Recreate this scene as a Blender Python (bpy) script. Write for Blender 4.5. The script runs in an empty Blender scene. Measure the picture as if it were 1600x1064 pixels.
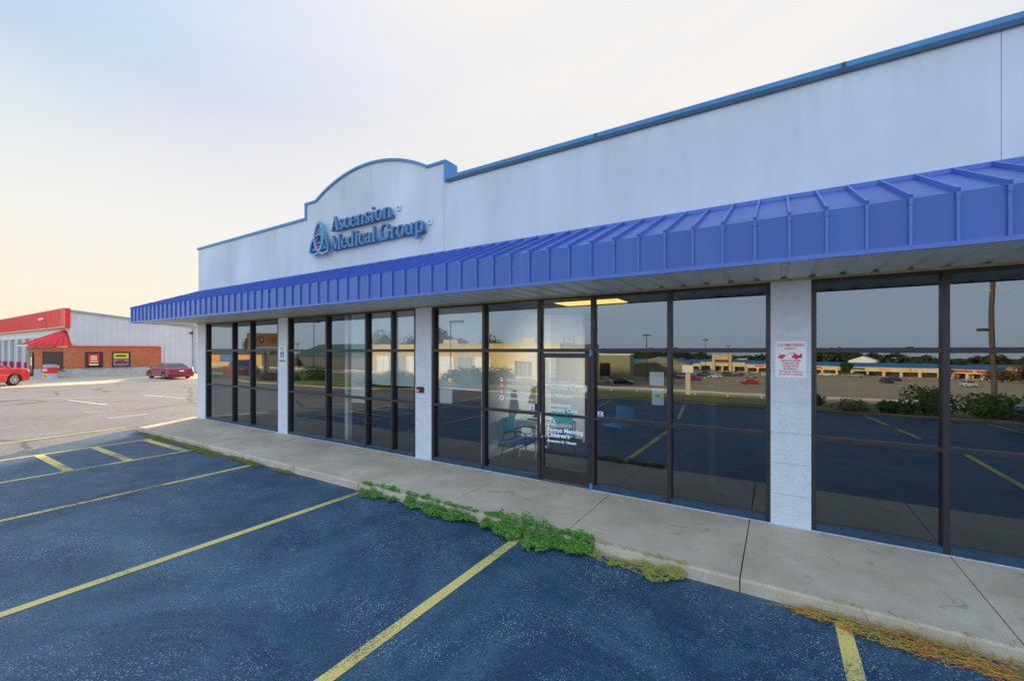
import bpy, bmesh, math, random
from math import sin, cos, pi, radians, sqrt, atan2
from mathutils import Vector, Matrix, noise
random.seed(7)
S = bpy.context.scene
COL = S.collection

# ------------------------------------------------------------------ camera
cam_d = bpy.data.cameras.new('camera'); cam = bpy.data.objects.new('camera', cam_d); COL.objects.link(cam)
cam.location = (0, -6.288, 2.17)
cam.rotation_euler = (radians(90), 0, 0.5597)
cam_d.sensor_width = 36.0
cam_d.lens = 36.0*663.6/1600
cam_d.shift_y = (532-548)/1600*-1
cam_d.clip_start = .05; cam_d.clip_end = 3000
S.camera = cam

# ------------------------------------------------------------------ sky, sun, exposure
SUN_AZ = radians(-32)      # from the facade normal (+Y) towards -X
SUN_EL = radians(17)
world = bpy.data.worlds.new('World'); S.world = world; world.use_nodes = True
nt = world.node_tree; nt.nodes.clear()
def wn(t): return nt.nodes.new(t)
out = wn('ShaderNodeOutputWorld'); bg = wn('ShaderNodeBackground'); sky = wn('ShaderNodeTexSky')
sky.sky_type = 'NISHITA'; sky.sun_disc = False
sky.sun_elevation = SUN_EL; sky.sun_rotation = SUN_AZ
sky.air_density = 1.0; sky.dust_density = 2.2; sky.ozone_density = 2.0; sky.altitude = 100
tc = wn('ShaderNodeTexCoord')
# the hazy evening sky: Nishita (held below the glare of the sun's halo) blended with a haze gradient by elevation,
# a broad bright veil around the upper north-west and streaky cloud
cap = wn('ShaderNodeMix'); cap.data_type = 'RGBA'; cap.blend_type = 'DARKEN'; cap.inputs['Factor'].default_value = 1; cap.inputs['B'].default_value = (3.3, 3.15, 3.0, 1)
sep = wn('ShaderNodeSeparateXYZ'); nt.links.new(tc.outputs['Generated'], sep.inputs[0])
cr = wn('ShaderNodeValToRGB'); el = cr.color_ramp.elements
SKY = [(0.0,(.66,.54,.33)),(.10,(.63,.57,.44)),(.24,(.56,.56,.54)),(.45,(.35,.41,.54)),(1.0,(.36,.50,.86))]
el[0].position = 0; el[0].color = (*SKY[0][1], 1); el[1].position = 1; el[1].color = (*SKY[-1][1], 1)
for p, c in SKY[1:-1]:
    q = el.new(p); q.color = (*c, 1)
nt.links.new(sep.outputs['Z'], cr.inputs[0])
cr2 = wn('ShaderNodeValToRGB'); e2 = cr2.color_ramp.elements
e2[0].position = 0; e2[0].color = (.92,1.06,1.26,1); e2[1].position = 1; e2[1].color = (.40,.58,.95,1)
q = e2.new(.12); q.color = (.86,1.06,1.36,1); q = e2.new(.4); q.color = (.64,.86,1.18,1)
nt.links.new(sep.outputs['Z'], cr2.inputs[0])
anti = wn('ShaderNodeVectorMath'); anti.operation = 'DOT_PRODUCT'; anti.inputs[1].default_value = (.25,-.97,0); nt.links.new(tc.outputs['Generated'], anti.inputs[0])
am = wn('ShaderNodeMapRange'); am.interpolation_type = 'SMOOTHSTEP'; am.inputs['From Min'].default_value = -.30; am.inputs['From Max'].default_value = .42; nt.links.new(anti.outputs['Value'], am.inputs['Value'])
ramp = wn('ShaderNodeMix'); ramp.data_type = 'RGBA'; nt.links.new(am.outputs[0], ramp.inputs['Factor']); nt.links.new(cr.outputs[0], ramp.inputs['A']); nt.links.new(cr2.outputs[0], ramp.inputs['B'])
sc5 = wn('ShaderNodeMix'); sc5.data_type = 'RGBA'; sc5.blend_type = 'MULTIPLY'; sc5.inputs['Factor'].default_value = 1; sc5.clamp_result = False; sc5.inputs['B'].default_value = (5.4, 5.4, 5.4, 1)
nt.links.new(ramp.outputs['Result'], sc5.inputs['A'])
mixg = wn('ShaderNodeMix'); mixg.data_type = 'RGBA'; mixg.inputs['Factor'].default_value = .75
nt.links.new(sky.outputs[0], cap.inputs['A']); nt.links.new(cap.outputs['Result'], mixg.inputs['A']); nt.links.new(sc5.outputs['Result'], mixg.inputs['B'])
dotn = wn('ShaderNodeVectorMath'); dotn.operation = 'DOT_PRODUCT'
ga, ge = radians(-12), radians(27); dotn.inputs[1].default_value = (sin(ga)*cos(ge), cos(ga)*cos(ge), sin(ge)); nt.links.new(tc.outputs['Generated'], dotn.inputs[0])
glow = wn('ShaderNodeMapRange'); glow.interpolation_type = 'SMOOTHSTEP'; glow.inputs['From Min'].default_value = .60; glow.inputs['From Max'].default_value = 1.0; glow.inputs['To Max'].default_value = .8
nt.links.new(dotn.outputs['Value'], glow.inputs['Value'])
mp = wn('ShaderNodeMapping'); mp.inputs['Scale'].default_value = (1.0, 1.0, 3.5); mp.inputs['Rotation'].default_value = (0.5, 0.3, .5)
nz = wn('ShaderNodeTexNoise'); nz.inputs['Scale'].default_value = 1.5; nz.inputs['Detail'].default_value = 6; nz.inputs['Roughness'].default_value = .5; nz.inputs['Distortion'].default_value = .5
rmp = wn('ShaderNodeMapRange'); rmp.inputs['From Min'].default_value = .42; rmp.inputs['From Max'].default_value = .75; rmp.inputs['To Max'].default_value = .4
nt.links.new(tc.outputs['Generated'], mp.inputs['Vector']); nt.links.new(mp.outputs[0], nz.inputs['Vector']); nt.links.new(nz.outputs[0], rmp.inputs['Value'])
addf = wn('ShaderNodeMath'); addf.operation = 'ADD'; addf.use_clamp = True; nt.links.new(glow.outputs[0], addf.inputs[0]); nt.links.new(rmp.outputs[0], addf.inputs[1])
mix = wn('ShaderNodeMix'); mix.data_type = 'RGBA'; mix.inputs['B'].default_value = (3.15, 3.05, 2.95, 1)
nt.links.new(addf.outputs[0], mix.inputs['Factor']); nt.links.new(mixg.outputs['Result'], mix.inputs['A']); nt.links.new(mix.outputs['Result'], bg.inputs['Color'])
bg.inputs['Strength'].default_value = 0.12
nt.links.new(bg.outputs[0], out.inputs[0])
sd = bpy.data.lights.new('sun', 'SUN'); sun = bpy.data.objects.new('sun', sd); COL.objects.link(sun)
sd.energy = 4.8; sd.angle = radians(8); sd.color = (1.0, .77, .50)
sdir = Vector((sin(SUN_AZ)*cos(SUN_EL), cos(SUN_AZ)*cos(SUN_EL), sin(SUN_EL)))
sun.rotation_euler = sdir.to_track_quat('Z', 'Y').to_euler(); sun.location = (-30, 20, 30)
S.view_settings.view_transform = 'Standard'; S.view_settings.look = 'None'
S.view_settings.exposure = 1.3; S.view_settings.gamma = 1.0
S.render.engine = 'CYCLES'
S.cycles.max_bounces = 10; S.cycles.transparent_max_bounces = 16; S.cycles.glossy_bounces = 5

# ------------------------------------------------------------------ materials
MATS = {}
def mat(name, col, rough=.6, metal=0., var=.12, scale=4., bump=0., bscale=40., col2=None, spec=.5, thr=(.35,.65), detail=5, coat=0., emit=0., coord='Object', stretch=None):
    if name in MATS: return MATS[name]
    m = bpy.data.materials.new(name); m.use_nodes = True; t = m.node_tree; b = t.nodes['Principled BSDF']
    b.inputs['Roughness'].default_value = rough; b.inputs['Metallic'].default_value = metal
    b.inputs['Specular IOR Level'].default_value = spec
    if coat: b.inputs['Coat Weight'].default_value = coat; b.inputs['Coat Roughness'].default_value = .05
    tcn = t.nodes.new('ShaderNodeTexCoord'); src = tcn.outputs[coord]
    if stretch:
        mpp = t.nodes.new('ShaderNodeMapping'); mpp.inputs['Scale'].default_value = stretch; t.links.new(src, mpp.inputs['Vector']); src = mpp.outputs[0]
    n = t.nodes.new('ShaderNodeTexNoise'); n.inputs['Scale'].default_value = scale; n.inputs['Detail'].default_value = detail; n.inputs['Roughness'].default_value = .6
    t.links.new(src, n.inputs['Vector'])
    r = t.nodes.new('ShaderNodeMapRange'); r.inputs['From Min'].default_value = thr[0]; r.inputs['From Max'].default_value = thr[1]
    t.links.new(n.outputs[0], r.inputs['Value'])
    mx = t.nodes.new('ShaderNodeMix'); mx.data_type = 'RGBA'
    c1 = tuple(c*(1-var) for c in col); c2 = col2 if col2 else tuple(min(1, c*(1+var)) for c in col)
    mx.inputs['A'].default_value = (*c1, 1); mx.inputs['B'].default_value = (*c2, 1)
    t.links.new(r.outputs[0], mx.inputs['Factor']); t.links.new(mx.outputs['Result'], b.inputs['Base Color'])
    if bump:
        n2 = t.nodes.new('ShaderNodeTexNoise'); n2.inputs['Scale'].default_value = bscale; n2.inputs['Detail'].default_value = 6
        t.links.new(src, n2.inputs['Vector']); bp = t.nodes.new('ShaderNodeBump'); bp.inputs['Strength'].default_value = bump; bp.inputs['Distance'].default_value = .02
        t.links.new(n2.outputs[0], bp.inputs['Height']); t.links.new(bp.outputs[0], b.inputs['Normal'])
    if emit:
        b.inputs['Emission Color'].default_value = (*col, 1); b.inputs['Emission Strength'].default_value = emit
    MATS[name] = m; m['mx'] = 1
    return m
def N(m): return m.node_tree.nodes, m.node_tree.links

def asphalt(name, c1, c2, speck, amount, gloss=.75, cracks=False):
    m = bpy.data.materials.new(name); m.use_nodes = True; ns, ls = N(m); b = ns['Principled BSDF']
    t = ns.new('ShaderNodeTexCoord')
    n1 = ns.new('ShaderNodeTexNoise'); n1.inputs['Scale'].default_value = .55; n1.inputs['Detail'].default_value = 12; n1.inputs['Roughness'].default_value = .74; n1.inputs['Distortion'].default_value = .9
    n2 = ns.new('ShaderNodeTexNoise'); n2.inputs['Scale'].default_value = 60; n2.inputs['Detail'].default_value = 3; n2.inputs['Roughness'].default_value = .8
    n3 = ns.new('ShaderNodeTexNoise'); n3.inputs['Scale'].default_value = 1.7; n3.inputs['Detail'].default_value = 10; n3.inputs['Roughness'].default_value = .75
    v = ns.new('ShaderNodeTexVoronoi'); v.inputs['Scale'].default_value = 62
    for n in (n1, n2, n3, v): ls.new(t.outputs['Object'], n.inputs['Vector'])
    mx = ns.new('ShaderNodeMix'); mx.data_type = 'RGBA'; mx.inputs['A'].default_value = (*c1, 1); mx.inputs['B'].default_value = (*c2, 1)
    r1 = ns.new('ShaderNodeMapRange'); r1.inputs['From Min'].default_value = .38; r1.inputs['From Max'].default_value = .68
    ls.new(n1.outputs[0], r1.inputs['Value']); ls.new(r1.outputs[0], mx.inputs['Factor'])
    # fine grain
    r2 = ns.new('ShaderNodeMapRange'); r2.inputs['From Min'].default_value = .3; r2.inputs['From Max'].default_value = .75; r2.inputs['To Min'].default_value = .25; r2.inputs['To Max'].default_value = 2.3
    ls.new(n2.outputs[0], r2.inputs['Value'])
    ml = ns.new('ShaderNodeMix'); ml.data_type = 'RGBA'; ml.blend_type = 'MULTIPLY'; ml.inputs['Factor'].default_value = 1
    ls.new(mx.outputs['Result'], ml.inputs['A']); ls.new(r2.outputs[0], ml.inputs['B'])
    # polished darker wheel paths
    # worn stones: gated by patchy wear
    r3 = ns.new('ShaderNodeMapRange'); r3.inputs['From Min'].default_value = .46; r3.inputs['From Max'].default_value = .66
    ls.new(n3.outputs[0], r3.inputs['Value'])
    r4 = ns.new('ShaderNodeMapRange'); r4.inputs['From Min'].default_value = .40; r4.inputs['From Max'].default_value = .18
    ls.new(v.outputs['Distance'], r4.inputs['Value'])
    sep = ns.new('ShaderNodeSeparateColor'); ls.new(v.outputs['Color'], sep.inputs[0])
    r5 = ns.new('ShaderNodeMapRange'); r5.inputs['From Min'].default_value = .45; r5.inputs['From Max'].default_value = .6
    ls.new(sep.outputs[0], r5.inputs['Value'])
    m1 = ns.new('ShaderNodeMath'); m1.operation = 'MULTIPLY'; ls.new(r4.outputs[0], m1.inputs[0]); ls.new(r5.outputs[0], m1.inputs[1])
    gate = ns.new('ShaderNodeMath'); gate.operation = 'ADD'; gate.inputs[1].default_value = .10; ls.new(r3.outputs[0], gate.inputs[0])
    # band of bare stone along the kerb (y about -1.8)
    sx = ns.new('ShaderNodeSeparateXYZ'); ls.new(t.outputs['Object'], sx.inputs[0])
    rb = ns.new('ShaderNodeMapRange'); rb.inputs['From Min'].default_value = -2.35; rb.inputs['From Max'].default_value = -1.85; ls.new(sx.outputs['Y'], rb.inputs['Value'])
    nb = ns.new('ShaderNodeTexNoise'); nb.inputs['Scale'].default_value = .9; ls.new(t.outputs['Object'], nb.inputs['Vector'])
    rn = ns.new('ShaderNodeMapRange'); rn.inputs['From Min'].default_value = .42; rn.inputs['From Max'].default_value = .6; ls.new(nb.outputs[0], rn.inputs['Value'])
    mb = ns.new('ShaderNodeMath'); mb.operation = 'MULTIPLY'; ls.new(rb.outputs[0], mb.inputs[0]); ls.new(rn.outputs[0], mb.inputs[1])
    g2 = ns.new('ShaderNodeMath'); g2.operation = 'ADD'; g2.use_clamp = True; ls.new(gate.outputs[0], g2.inputs[0]); ls.new(mb.outputs[0], g2.inputs[1])
    m2 = ns.new('ShaderNodeMath'); m2.operation = 'MULTIPLY'; ls.new(m1.outputs[0], m2.inputs[0]); ls.new(g2.outputs[0], m2.inputs[1])
    m3 = ns.new('ShaderNodeMath'); m3.operation = 'MULTIPLY'; m3.inputs[1].default_value = amount; ls.new(m2.outputs[0], m3.inputs[0])
    mf = ns.new('ShaderNodeMix'); mf.data_type = 'RGBA'; mf.inputs['B'].default_value = (*speck, 1)
    ls.new(ml.outputs['Result'], mf.inputs['A']); ls.new(m3.outputs[0], mf.inputs['Factor'])
    res = mf.outputs['Result']
    if cracks:
        vc = ns.new('ShaderNodeTexVoronoi'); vc.feature = 'DISTANCE_TO_EDGE'; vc.inputs['Scale'].default_value = .22
        nd = ns.new('ShaderNodeTexNoise'); nd.inputs['Scale'].default_value = 1.2; nd.inputs['Detail'].default_value = 5; ls.new(t.outputs['Object'], nd.inputs['Vector'])
        ad = ns.new('ShaderNodeMix'); ad.data_type = 'RGBA'; ad.inputs['Factor'].default_value = .35; ls.new(t.outputs['Object'], ad.inputs['A']); ls.new(nd.outputs['Color'], ad.inputs['B'])
        ls.new(ad.outputs['Result'], vc.inputs['Vector'])
        rc = ns.new('ShaderNodeMapRange'); rc.inputs['From Min'].default_value = .004; rc.inputs['From Max'].default_value = .012; ls.new(vc.outputs['Distance'], rc.inputs['Value'])
        mc = ns.new('ShaderNodeMix'); mc.data_type = 'RGBA'; mc.blend_type = 'MULTIPLY'; mc.inputs['Factor'].default_value = .55
        ls.new(res, mc.inputs['A']); ls.new(rc.outputs[0], mc.inputs['B']); res = mc.outputs['Result']
    ls.new(res, b.inputs['Base Color'])
    b.inputs['Roughness'].default_value = gloss; b.inputs['Specular IOR Level'].default_value = .5
    bp = ns.new('ShaderNodeBump'); bp.inputs['Strength'].default_value = .55; bp.inputs['Distance'].default_value = .006
    ls.new(n2.outputs[0], bp.inputs['Height']); ls.new(bp.outputs[0], b.inputs['Normal'])
    return m
M_ASPH = asphalt('shade_blue_asphalt', (.005, .038, .082), (.055, .122, .172), (.60, .66, .72), 1.0, .62)  # dark blue of sky-lit shade is put into the lot's colour
M_ROAD = asphalt('worn_asphalt', (.135, .130, .130), (.195, .188, .185), (.40, .39, .38), .5, .85, True)
M_FAR = mat('far_asphalt', (.50, .385, .25), .9, var=.1, scale=.08)

def paint_line(name, c, wear):
    m = bpy.data.materials.new(name); m.use_nodes = True; ns, ls = N(m); b = ns['Principled BSDF']
    t = ns.new('ShaderNodeTexCoord'); n = ns.new('ShaderNodeTexNoise'); n.inputs['Scale'].default_value = 60; n.inputs['Detail'].default_value = 4; n.inputs['Roughness'].default_value = .8
    n2 = ns.new('ShaderNodeTexNoise'); n2.inputs['Scale'].default_value = .8; n2.inputs['Detail'].default_value = 4
    ls.new(t.outputs['Object'], n.inputs['Vector']); ls.new(t.outputs['Object'], n2.inputs['Vector'])
    a = ns.new('ShaderNodeMath'); a.operation = 'MULTIPLY_ADD'; a.inputs[1].default_value = .9; ls.new(n2.outputs[0], a.inputs[0]); ls.new(n.outputs[0], a.inputs[2])
    r = ns.new('ShaderNodeMapRange'); r.inputs['From Min'].default_value = wear; r.inputs['From Max'].default_value = wear+.16; ls.new(a.outputs[0], r.inputs['Value'])
    mx = ns.new('ShaderNodeMix'); mx.data_type = 'RGBA'; mx.inputs['A'].default_value = (*c, 1); mx.inputs['B'].default_value = (.07, .09, .11, 1)
    ls.new(r.outputs[0], mx.inputs['Factor']); ls.new(mx.outputs['Result'], b.inputs['Base Color']); b.inputs['Roughness'].default_value = .8
    return m
M_YEL = paint_line('yellow_paint', (.85, .66, .18), .95)
M_YELFAR = paint_line('yellow_paint_fresh', (.75, .55, .12), 1.2)
M_WHL = paint_line('white_paint_worn', (.62, .62, .60), 1.08)

def concrete():
    m = bpy.data.materials.new('sidewalk_concrete'); m.use_nodes = True; ns, ls = N(m); b = ns['Principled BSDF']
    t = ns.new('ShaderNodeTexCoord')
    n1 = ns.new('ShaderNodeTexNoise'); n1.inputs['Scale'].default_value = .9; n1.inputs['Detail'].default_value = 9; n1.inputs['Roughness'].default_value = .68
    n2 = ns.new('ShaderNodeTexNoise'); n2.inputs['Scale'].default_value = 70; n2.inputs['Detail'].default_value = 4; n2.inputs['Roughness'].default_value = .8
    n3 = ns.new('ShaderNodeTexNoise'); n3.inputs['Scale'].default_value = 3.2; n3.inputs['Detail'].default_value = 6; n3.inputs['Distortion'].default_value = 1.
    for n in (n1, n2, n3): ls.new(t.outputs['Object'], n.inputs['Vector'])
    mx = ns.new('ShaderNodeMix'); mx.data_type = 'RGBA'; mx.inputs['A'].default_value = (.48, .39, .26, 1); mx.inputs['B'].default_value = (.76, .635, .46, 1)
    r1 = ns.new('ShaderNodeMapRange'); r1.inputs['From Min'].default_value = .3; r1.inputs['From Max'].default_value = .66; ls.new(n1.outputs[0], r1.inputs['Value']); ls.new(r1.outputs[0], mx.inputs['Factor'])
    r2 = ns.new('ShaderNodeMapRange'); r2.inputs['From Min'].default_value = .25; r2.inputs['From Max'].default_value = .75; r2.inputs['To Min'].default_value = .72; r2.inputs['To Max'].default_value = 1.22; ls.new(n2.outputs[0], r2.inputs['Value'])
    ml = ns.new('ShaderNodeMix'); ml.data_type = 'RGBA'; ml.blend_type = 'MULTIPLY'; ml.inputs['Factor'].default_value = 1; ls.new(mx.outputs['Result'], ml.inputs['A']); ls.new(r2.outputs[0], ml.inputs['B'])
    r3 = ns.new('ShaderNodeMapRange'); r3.inputs['From Min'].default_value = .64; r3.inputs['From Max'].default_value = .74; r3.inputs['To Max'].default_value = .5; ls.new(n3.outputs[0], r3.inputs['Value'])
    st = ns.new('ShaderNodeMix'); st.data_type = 'RGBA'; st.inputs['B'].default_value = (.13, .12, .105, 1); ls.new(ml.outputs['Result'], st.inputs['A']); ls.new(r3.outputs[0], st.inputs['Factor'])
    ls.new(st.outputs['Result'], b.inputs['Base Color']); b.inputs['Roughness'].default_value = .85
    bp = ns.new('ShaderNodeBump'); bp.inputs['Strength'].default_value = .4; bp.inputs['Distance'].default_value = .004; ls.new(n2.outputs[0], bp.inputs['Height']); ls.new(bp.outputs[0], b.inputs['Normal'])
    return m
M_CONC = concrete()
M_CONCFAR = mat('forecourt_concrete', (.60, .50, .34), .9, var=.15, scale=.6)

def stucco():
    m = bpy.data.materials.new('stucco_wall'); m.use_nodes = True; ns, ls = N(m); b = ns['Principled BSDF']
    t = ns.new('ShaderNodeTexCoord'); mp_ = ns.new('ShaderNodeMapping'); mp_.inputs['Scale'].default_value = (1, 1, .22); ls.new(t.outputs['Object'], mp_.inputs['Vector'])
    n1 = ns.new('ShaderNodeTexNoise'); n1.inputs['Scale'].default_value = 1.1; n1.inputs['Detail'].default_value = 7; n1.inputs['Roughness'].default_value = .6; ls.new(mp_.outputs[0], n1.inputs['Vector'])
    n2 = ns.new('ShaderNodeTexNoise'); n2.inputs['Scale'].default_value = .55; n2.inputs['Detail'].default_value = 5; ls.new(t.outputs['Object'], n2.inputs['Vector'])
    n3 = ns.new('ShaderNodeTexNoise'); n3.inputs['Scale'].default_value = 160; n3.inputs['Detail'].default_value = 3; ls.new(t.outputs['Object'], n3.inputs['Vector'])
    r1 = ns.new('ShaderNodeMapRange'); r1.inputs['From Min'].default_value = .32; r1.inputs['From Max'].default_value = .62; ls.new(n1.outputs[0], r1.inputs['Value'])
    mx = ns.new('ShaderNodeMix'); mx.data_type = 'RGBA'; mx.inputs['A'].default_value = (.60, .645, .69, 1); mx.inputs['B'].default_value = (.70, .745, .80, 1); ls.new(r1.outputs[0], mx.inputs['Factor'])
    r2 = ns.new('ShaderNodeMapRange'); r2.inputs['From Min'].default_value = .3; r2.inputs['From Max'].default_value = .7; r2.inputs['To Min'].default_value = .88; r2.inputs['To Max'].default_value = 1.06; ls.new(n2.outputs[0], r2.inputs['Value'])
    ml = ns.new('ShaderNodeMix'); ml.data_type = 'RGBA'; ml.blend_type = 'MULTIPLY'; ml.inputs['Factor'].default_value = 1; ls.new(mx.outputs['Result'], ml.inputs['A']); ls.new(r2.outputs[0], ml.inputs['B'])
    sx = ns.new('ShaderNodeSeparateXYZ'); ls.new(t.outputs['Object'], sx.inputs[0])
    mq = ns.new('ShaderNodeMapping'); mq.inputs['Scale'].default_value = (3.2, 3.2, .5); ls.new(t.outputs['Object'], mq.inputs['Vector'])
    n4 = ns.new('ShaderNodeTexNoise'); n4.inputs['Scale'].default_value = 1; n4.inputs['Detail'].default_value = 8; n4.inputs['Roughness'].default_value = .6; ls.new(mq.outputs[0], n4.inputs['Vector'])
    rz_ = ns.new('ShaderNodeMapRange'); rz_.inputs['From Min'].default_value = 4.3; rz_.inputs['From Max'].default_value = 5.5; ls.new(sx.outputs['Z'], rz_.inputs['Value'])
    r4 = ns.new('ShaderNodeMapRange'); r4.inputs['From Min'].default_value = .56; r4.inputs['From Max'].default_value = .75; r4.inputs['To Max'].default_value = .34; ls.new(n4.outputs[0], r4.inputs['Value'])
    m4 = ns.new('ShaderNodeMath'); m4.operation = 'MULTIPLY'; ls.new(rz_.outputs[0], m4.inputs[0]); ls.new(r4.outputs[0], m4.inputs[1])
    mg = ns.new('ShaderNodeMix'); mg.data_type = 'RGBA'; mg.inputs['B'].default_value = (.34, .36, .40, 1); ls.new(m4.outputs[0], mg.inputs['Factor']); ls.new(ml.outputs['Result'], mg.inputs['A']); ml = mg
    ls.new(ml.outputs['Result'], b.inputs['Base Color']); b.inputs['Roughness'].default_value = .9; b.inputs['Specular IOR Level'].default_value = .25
    bp = ns.new('ShaderNodeBump'); bp.inputs['Strength'].default_value = .35; bp.inputs['Distance'].default_value = .003; ls.new(n3.outputs[0], bp.inputs['Height']); ls.new(bp.outputs[0], b.inputs['Normal'])
    return m
M_STUC = stucco()
M_CMU = mat('painted_block', (.70, .74, .80), .8, var=.06, scale=6, bump=1.0, bscale=34, thr=(.3, .7))
M_COPING = mat('coping_blue', (.055, .25, .50), .4, var=.12, scale=3)
M_AWN = mat('awning_blue', (.045, .125, .46), .36, var=.06, scale=1.2, spec=.5)
def awning_mat(name, c):
    m = bpy.data.materials.new(name); m.use_nodes = True; ns, ls = N(m); b = ns['Principled BSDF']
    t = ns.new('ShaderNodeTexCoord'); sx = ns.new('ShaderNodeSeparateXYZ'); ls.new(t.outputs['Object'], sx.inputs[0])
    a = ns.new('ShaderNodeMath'); a.operation = 'MULTIPLY_ADD'; a.inputs[1].default_value = 1/.2925; a.inputs[2].default_value = .199/.2925+100; ls.new(sx.outputs['X'], a.inputs[0])
    fl = ns.new('ShaderNodeMath'); fl.operation = 'FLOOR'; ls.new(a.outputs[0], fl.inputs[0])
    wnz = ns.new('ShaderNodeTexWhiteNoise'); wnz.noise_dimensions = '1D'; ls.new(fl.outputs[0], wnz.inputs['W'])
    mp_ = ns.new('ShaderNodeMapping'); mp_.inputs['Scale'].default_value = (7, 7, .8); ls.new(t.outputs['Object'], mp_.inputs['Vector'])
    n = ns.new('ShaderNodeTexNoise'); n.inputs['Scale'].default_value = 1; n.inputs['Detail'].default_value = 6; ls.new(mp_.outputs[0], n.inputs['Vector'])
    n2 = ns.new('ShaderNodeTexNoise'); n2.inputs['Scale'].default_value = 1.4; n2.inputs['Detail'].default_value = 2; ls.new(t.outputs['Object'], n2.inputs['Vector'])
    r = ns.new('ShaderNodeMapRange'); r.inputs['To Min'].default_value = .93; r.inputs['To Max'].default_value = 1.08; ls.new(wnz.outputs['Value'], r.inputs['Value'])
    r2 = ns.new('ShaderNodeMapRange'); r2.inputs['From Min'].default_value = .58; r2.inputs['From Max'].default_value = .78; r2.inputs['To Max'].default_value = .22; ls.new(n.outputs[0], r2.inputs['Value'])
    mm = ns.new('ShaderNodeMix'); mm.data_type = 'RGBA'; mm.blend_type = 'MULTIPLY'; mm.inputs['Factor'].default_value = 1; mm.inputs['A'].default_value = (*c, 1); ls.new(r.outputs[0], mm.inputs['B'])
    dd = ns.new('ShaderNodeMix'); dd.data_type = 'RGBA'; dd.inputs['B'].default_value = (.16, .20, .36, 1); ls.new(r2.outputs[0], dd.inputs['Factor']); ls.new(mm.outputs['Result'], dd.inputs['A'])
    ls.new(dd.outputs['Result'], b.inputs['Base Color'])
    rr = ns.new('ShaderNodeMapRange'); rr.inputs['To Min'].default_value = .20; rr.inputs['To Max'].default_value = .42; ls.new(n2.outputs[0], rr.inputs['Value']); ls.new(rr.outputs[0], b.inputs['Roughness'])
    bp = ns.new('ShaderNodeBump'); bp.inputs['Strength'].default_value = .5; bp.inputs['Distance'].default_value = .02; ls.new(n2.outputs[0], bp.inputs['Height']); ls.new(bp.outputs[0], b.inputs['Normal'])
    return m
M_AWN = awning_mat('awning_blue_panels', (.035, .115, .42))
M_AWN2 = mat('awning_blue_trim', (.075, .16, .52), .34, var=.05, scale=2)
M_SOFF = mat('soffit_metal', (.72, .73, .70), .5, var=.08, scale=2)
M_TRIMY = mat('soffit_trim', (.42, .35, .18), .7, var=.2, scale=5)
M_FRAME = mat('bronze_aluminium', (.036, .031, .033), .4, metal=.2, var=.15, scale=6)
M_SILL = mat('sill_aluminium_blue', (.035, .085, .14), .4, metal=.3, var=.15, scale=6)
M_DARK = mat('dark_interior', (.025, .025, .028), .9)
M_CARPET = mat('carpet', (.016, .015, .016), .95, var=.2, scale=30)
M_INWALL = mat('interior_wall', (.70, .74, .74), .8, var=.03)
M_INWALLD = mat('interior_wall_dimmed', (.05, .05, .05), .85, var=.05)  # same walls near black: dimness of the unlit rooms put into the colour
M_BLIND = mat('roller_blind', (.90, .92, .90), .8, var=.02)
M_CEIL = mat('ceiling_tile', (.30, .30, .29), .9, var=.04)
M_LET = mat('sign_letter_blue', (.075, .22, .42), .4, var=.1, scale=6)
M_RACE = mat('sign_raceway', (.06, .20, .36), .5, var=.1, scale=6)
M_PINK = mat('sign_pink', (.42, .30, .55), .4, var=.05)
M_TEAL = mat('sign_teal', (.10, .46, .52), .4, var=.05)
M_WHITE = mat('white_plastic', (.92, .92, .92), .5, var=.04)
M_VINYL = mat('white_vinyl', (.94, .94, .94), .6, var=.02)
M_BLACK = mat('black_plastic', (.02, .02, .02), .5, var=.1)
M_RUB = mat('rubber', (.022, .022, .024), .8, var=.2, scale=12)
M_SILVER = mat('silver_metal', (.55, .55, .56), .3, metal=.9, var=.05)
M_GALV = mat('galvanised_steel', (.62, .60, .52), .5, metal=.2, var=.1)
M_RED = mat('sign_red', (.70, .02, .05), .5, var=.03)
M_BLUE = mat('sign_blue', (.02, .12, .55), .5, var=.03)
M_GREEN = mat('sign_green', (.10, .45, .16), .5, var=.03)
M_REDMET = mat('red_metal', (.85, .025, .02), .4, var=.06, scale=1)
M_GREYMET = mat('grey_ribbed_metal', (.68, .68, .70), .45, var=.05, scale=1)
M_CREAM = mat('cream_trim', (.75, .66, .50), .6, var=.05)
M_TAN = mat('tan_stucco', (.78, .62, .38), .85, var=.06, scale=.3)
M_OLIVE = mat('olive_wall', (.40, .38, .22), .85, var=.06, scale=.3)
M_BROOF = mat('blue_metal_roof', (.03, .16, .42), .5, var=.08, scale=.4)
M_GROOF = mat('green_metal_roof', (.04, .13, .09), .5, var=.08, scale=.4)
M_GREYW = mat('grey_wall', (.11, .11, .12), .8, var=.06, scale=.4)
M_BROWNW = mat('brown_wall', (.28, .19, .10), .85, var=.1, scale=.3)
M_SHOP = mat('shopfront_dark', (.03, .03, .035), .25, var=.3, scale=1)
M_WOOD = mat('pole_wood', (.11, .085, .065), .9, var=.25, scale=3, stretch=(6, 6, .5))
M_LAMPM = mat('dark_bronze_pole', (.05, .045, .04), .5, var=.1)
M_ORANGE = mat('sign_orange', (.95, .36, .03), .5, var=.05)
M_YELLOW = mat('sign_yellow', (.85, .62, .03), .5, var=.05)
M_CHAIRB = mat('chair_blue_fabric', (.02, .13, .42), .8, var=.1, scale=20)
M_CHAIRT = mat('chair_teal_plastic', (.03, .34, .40), .45, var=.05)
M_GRASS = mat('grass_ground', (.115, .175, .025), .95, var=.2, scale=.5, bump=.5, bscale=20, col2=(.23, .25, .05))
M_DIRT = mat('dirt', (.19, .115, .055), .95, var=.25, scale=3)
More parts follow.
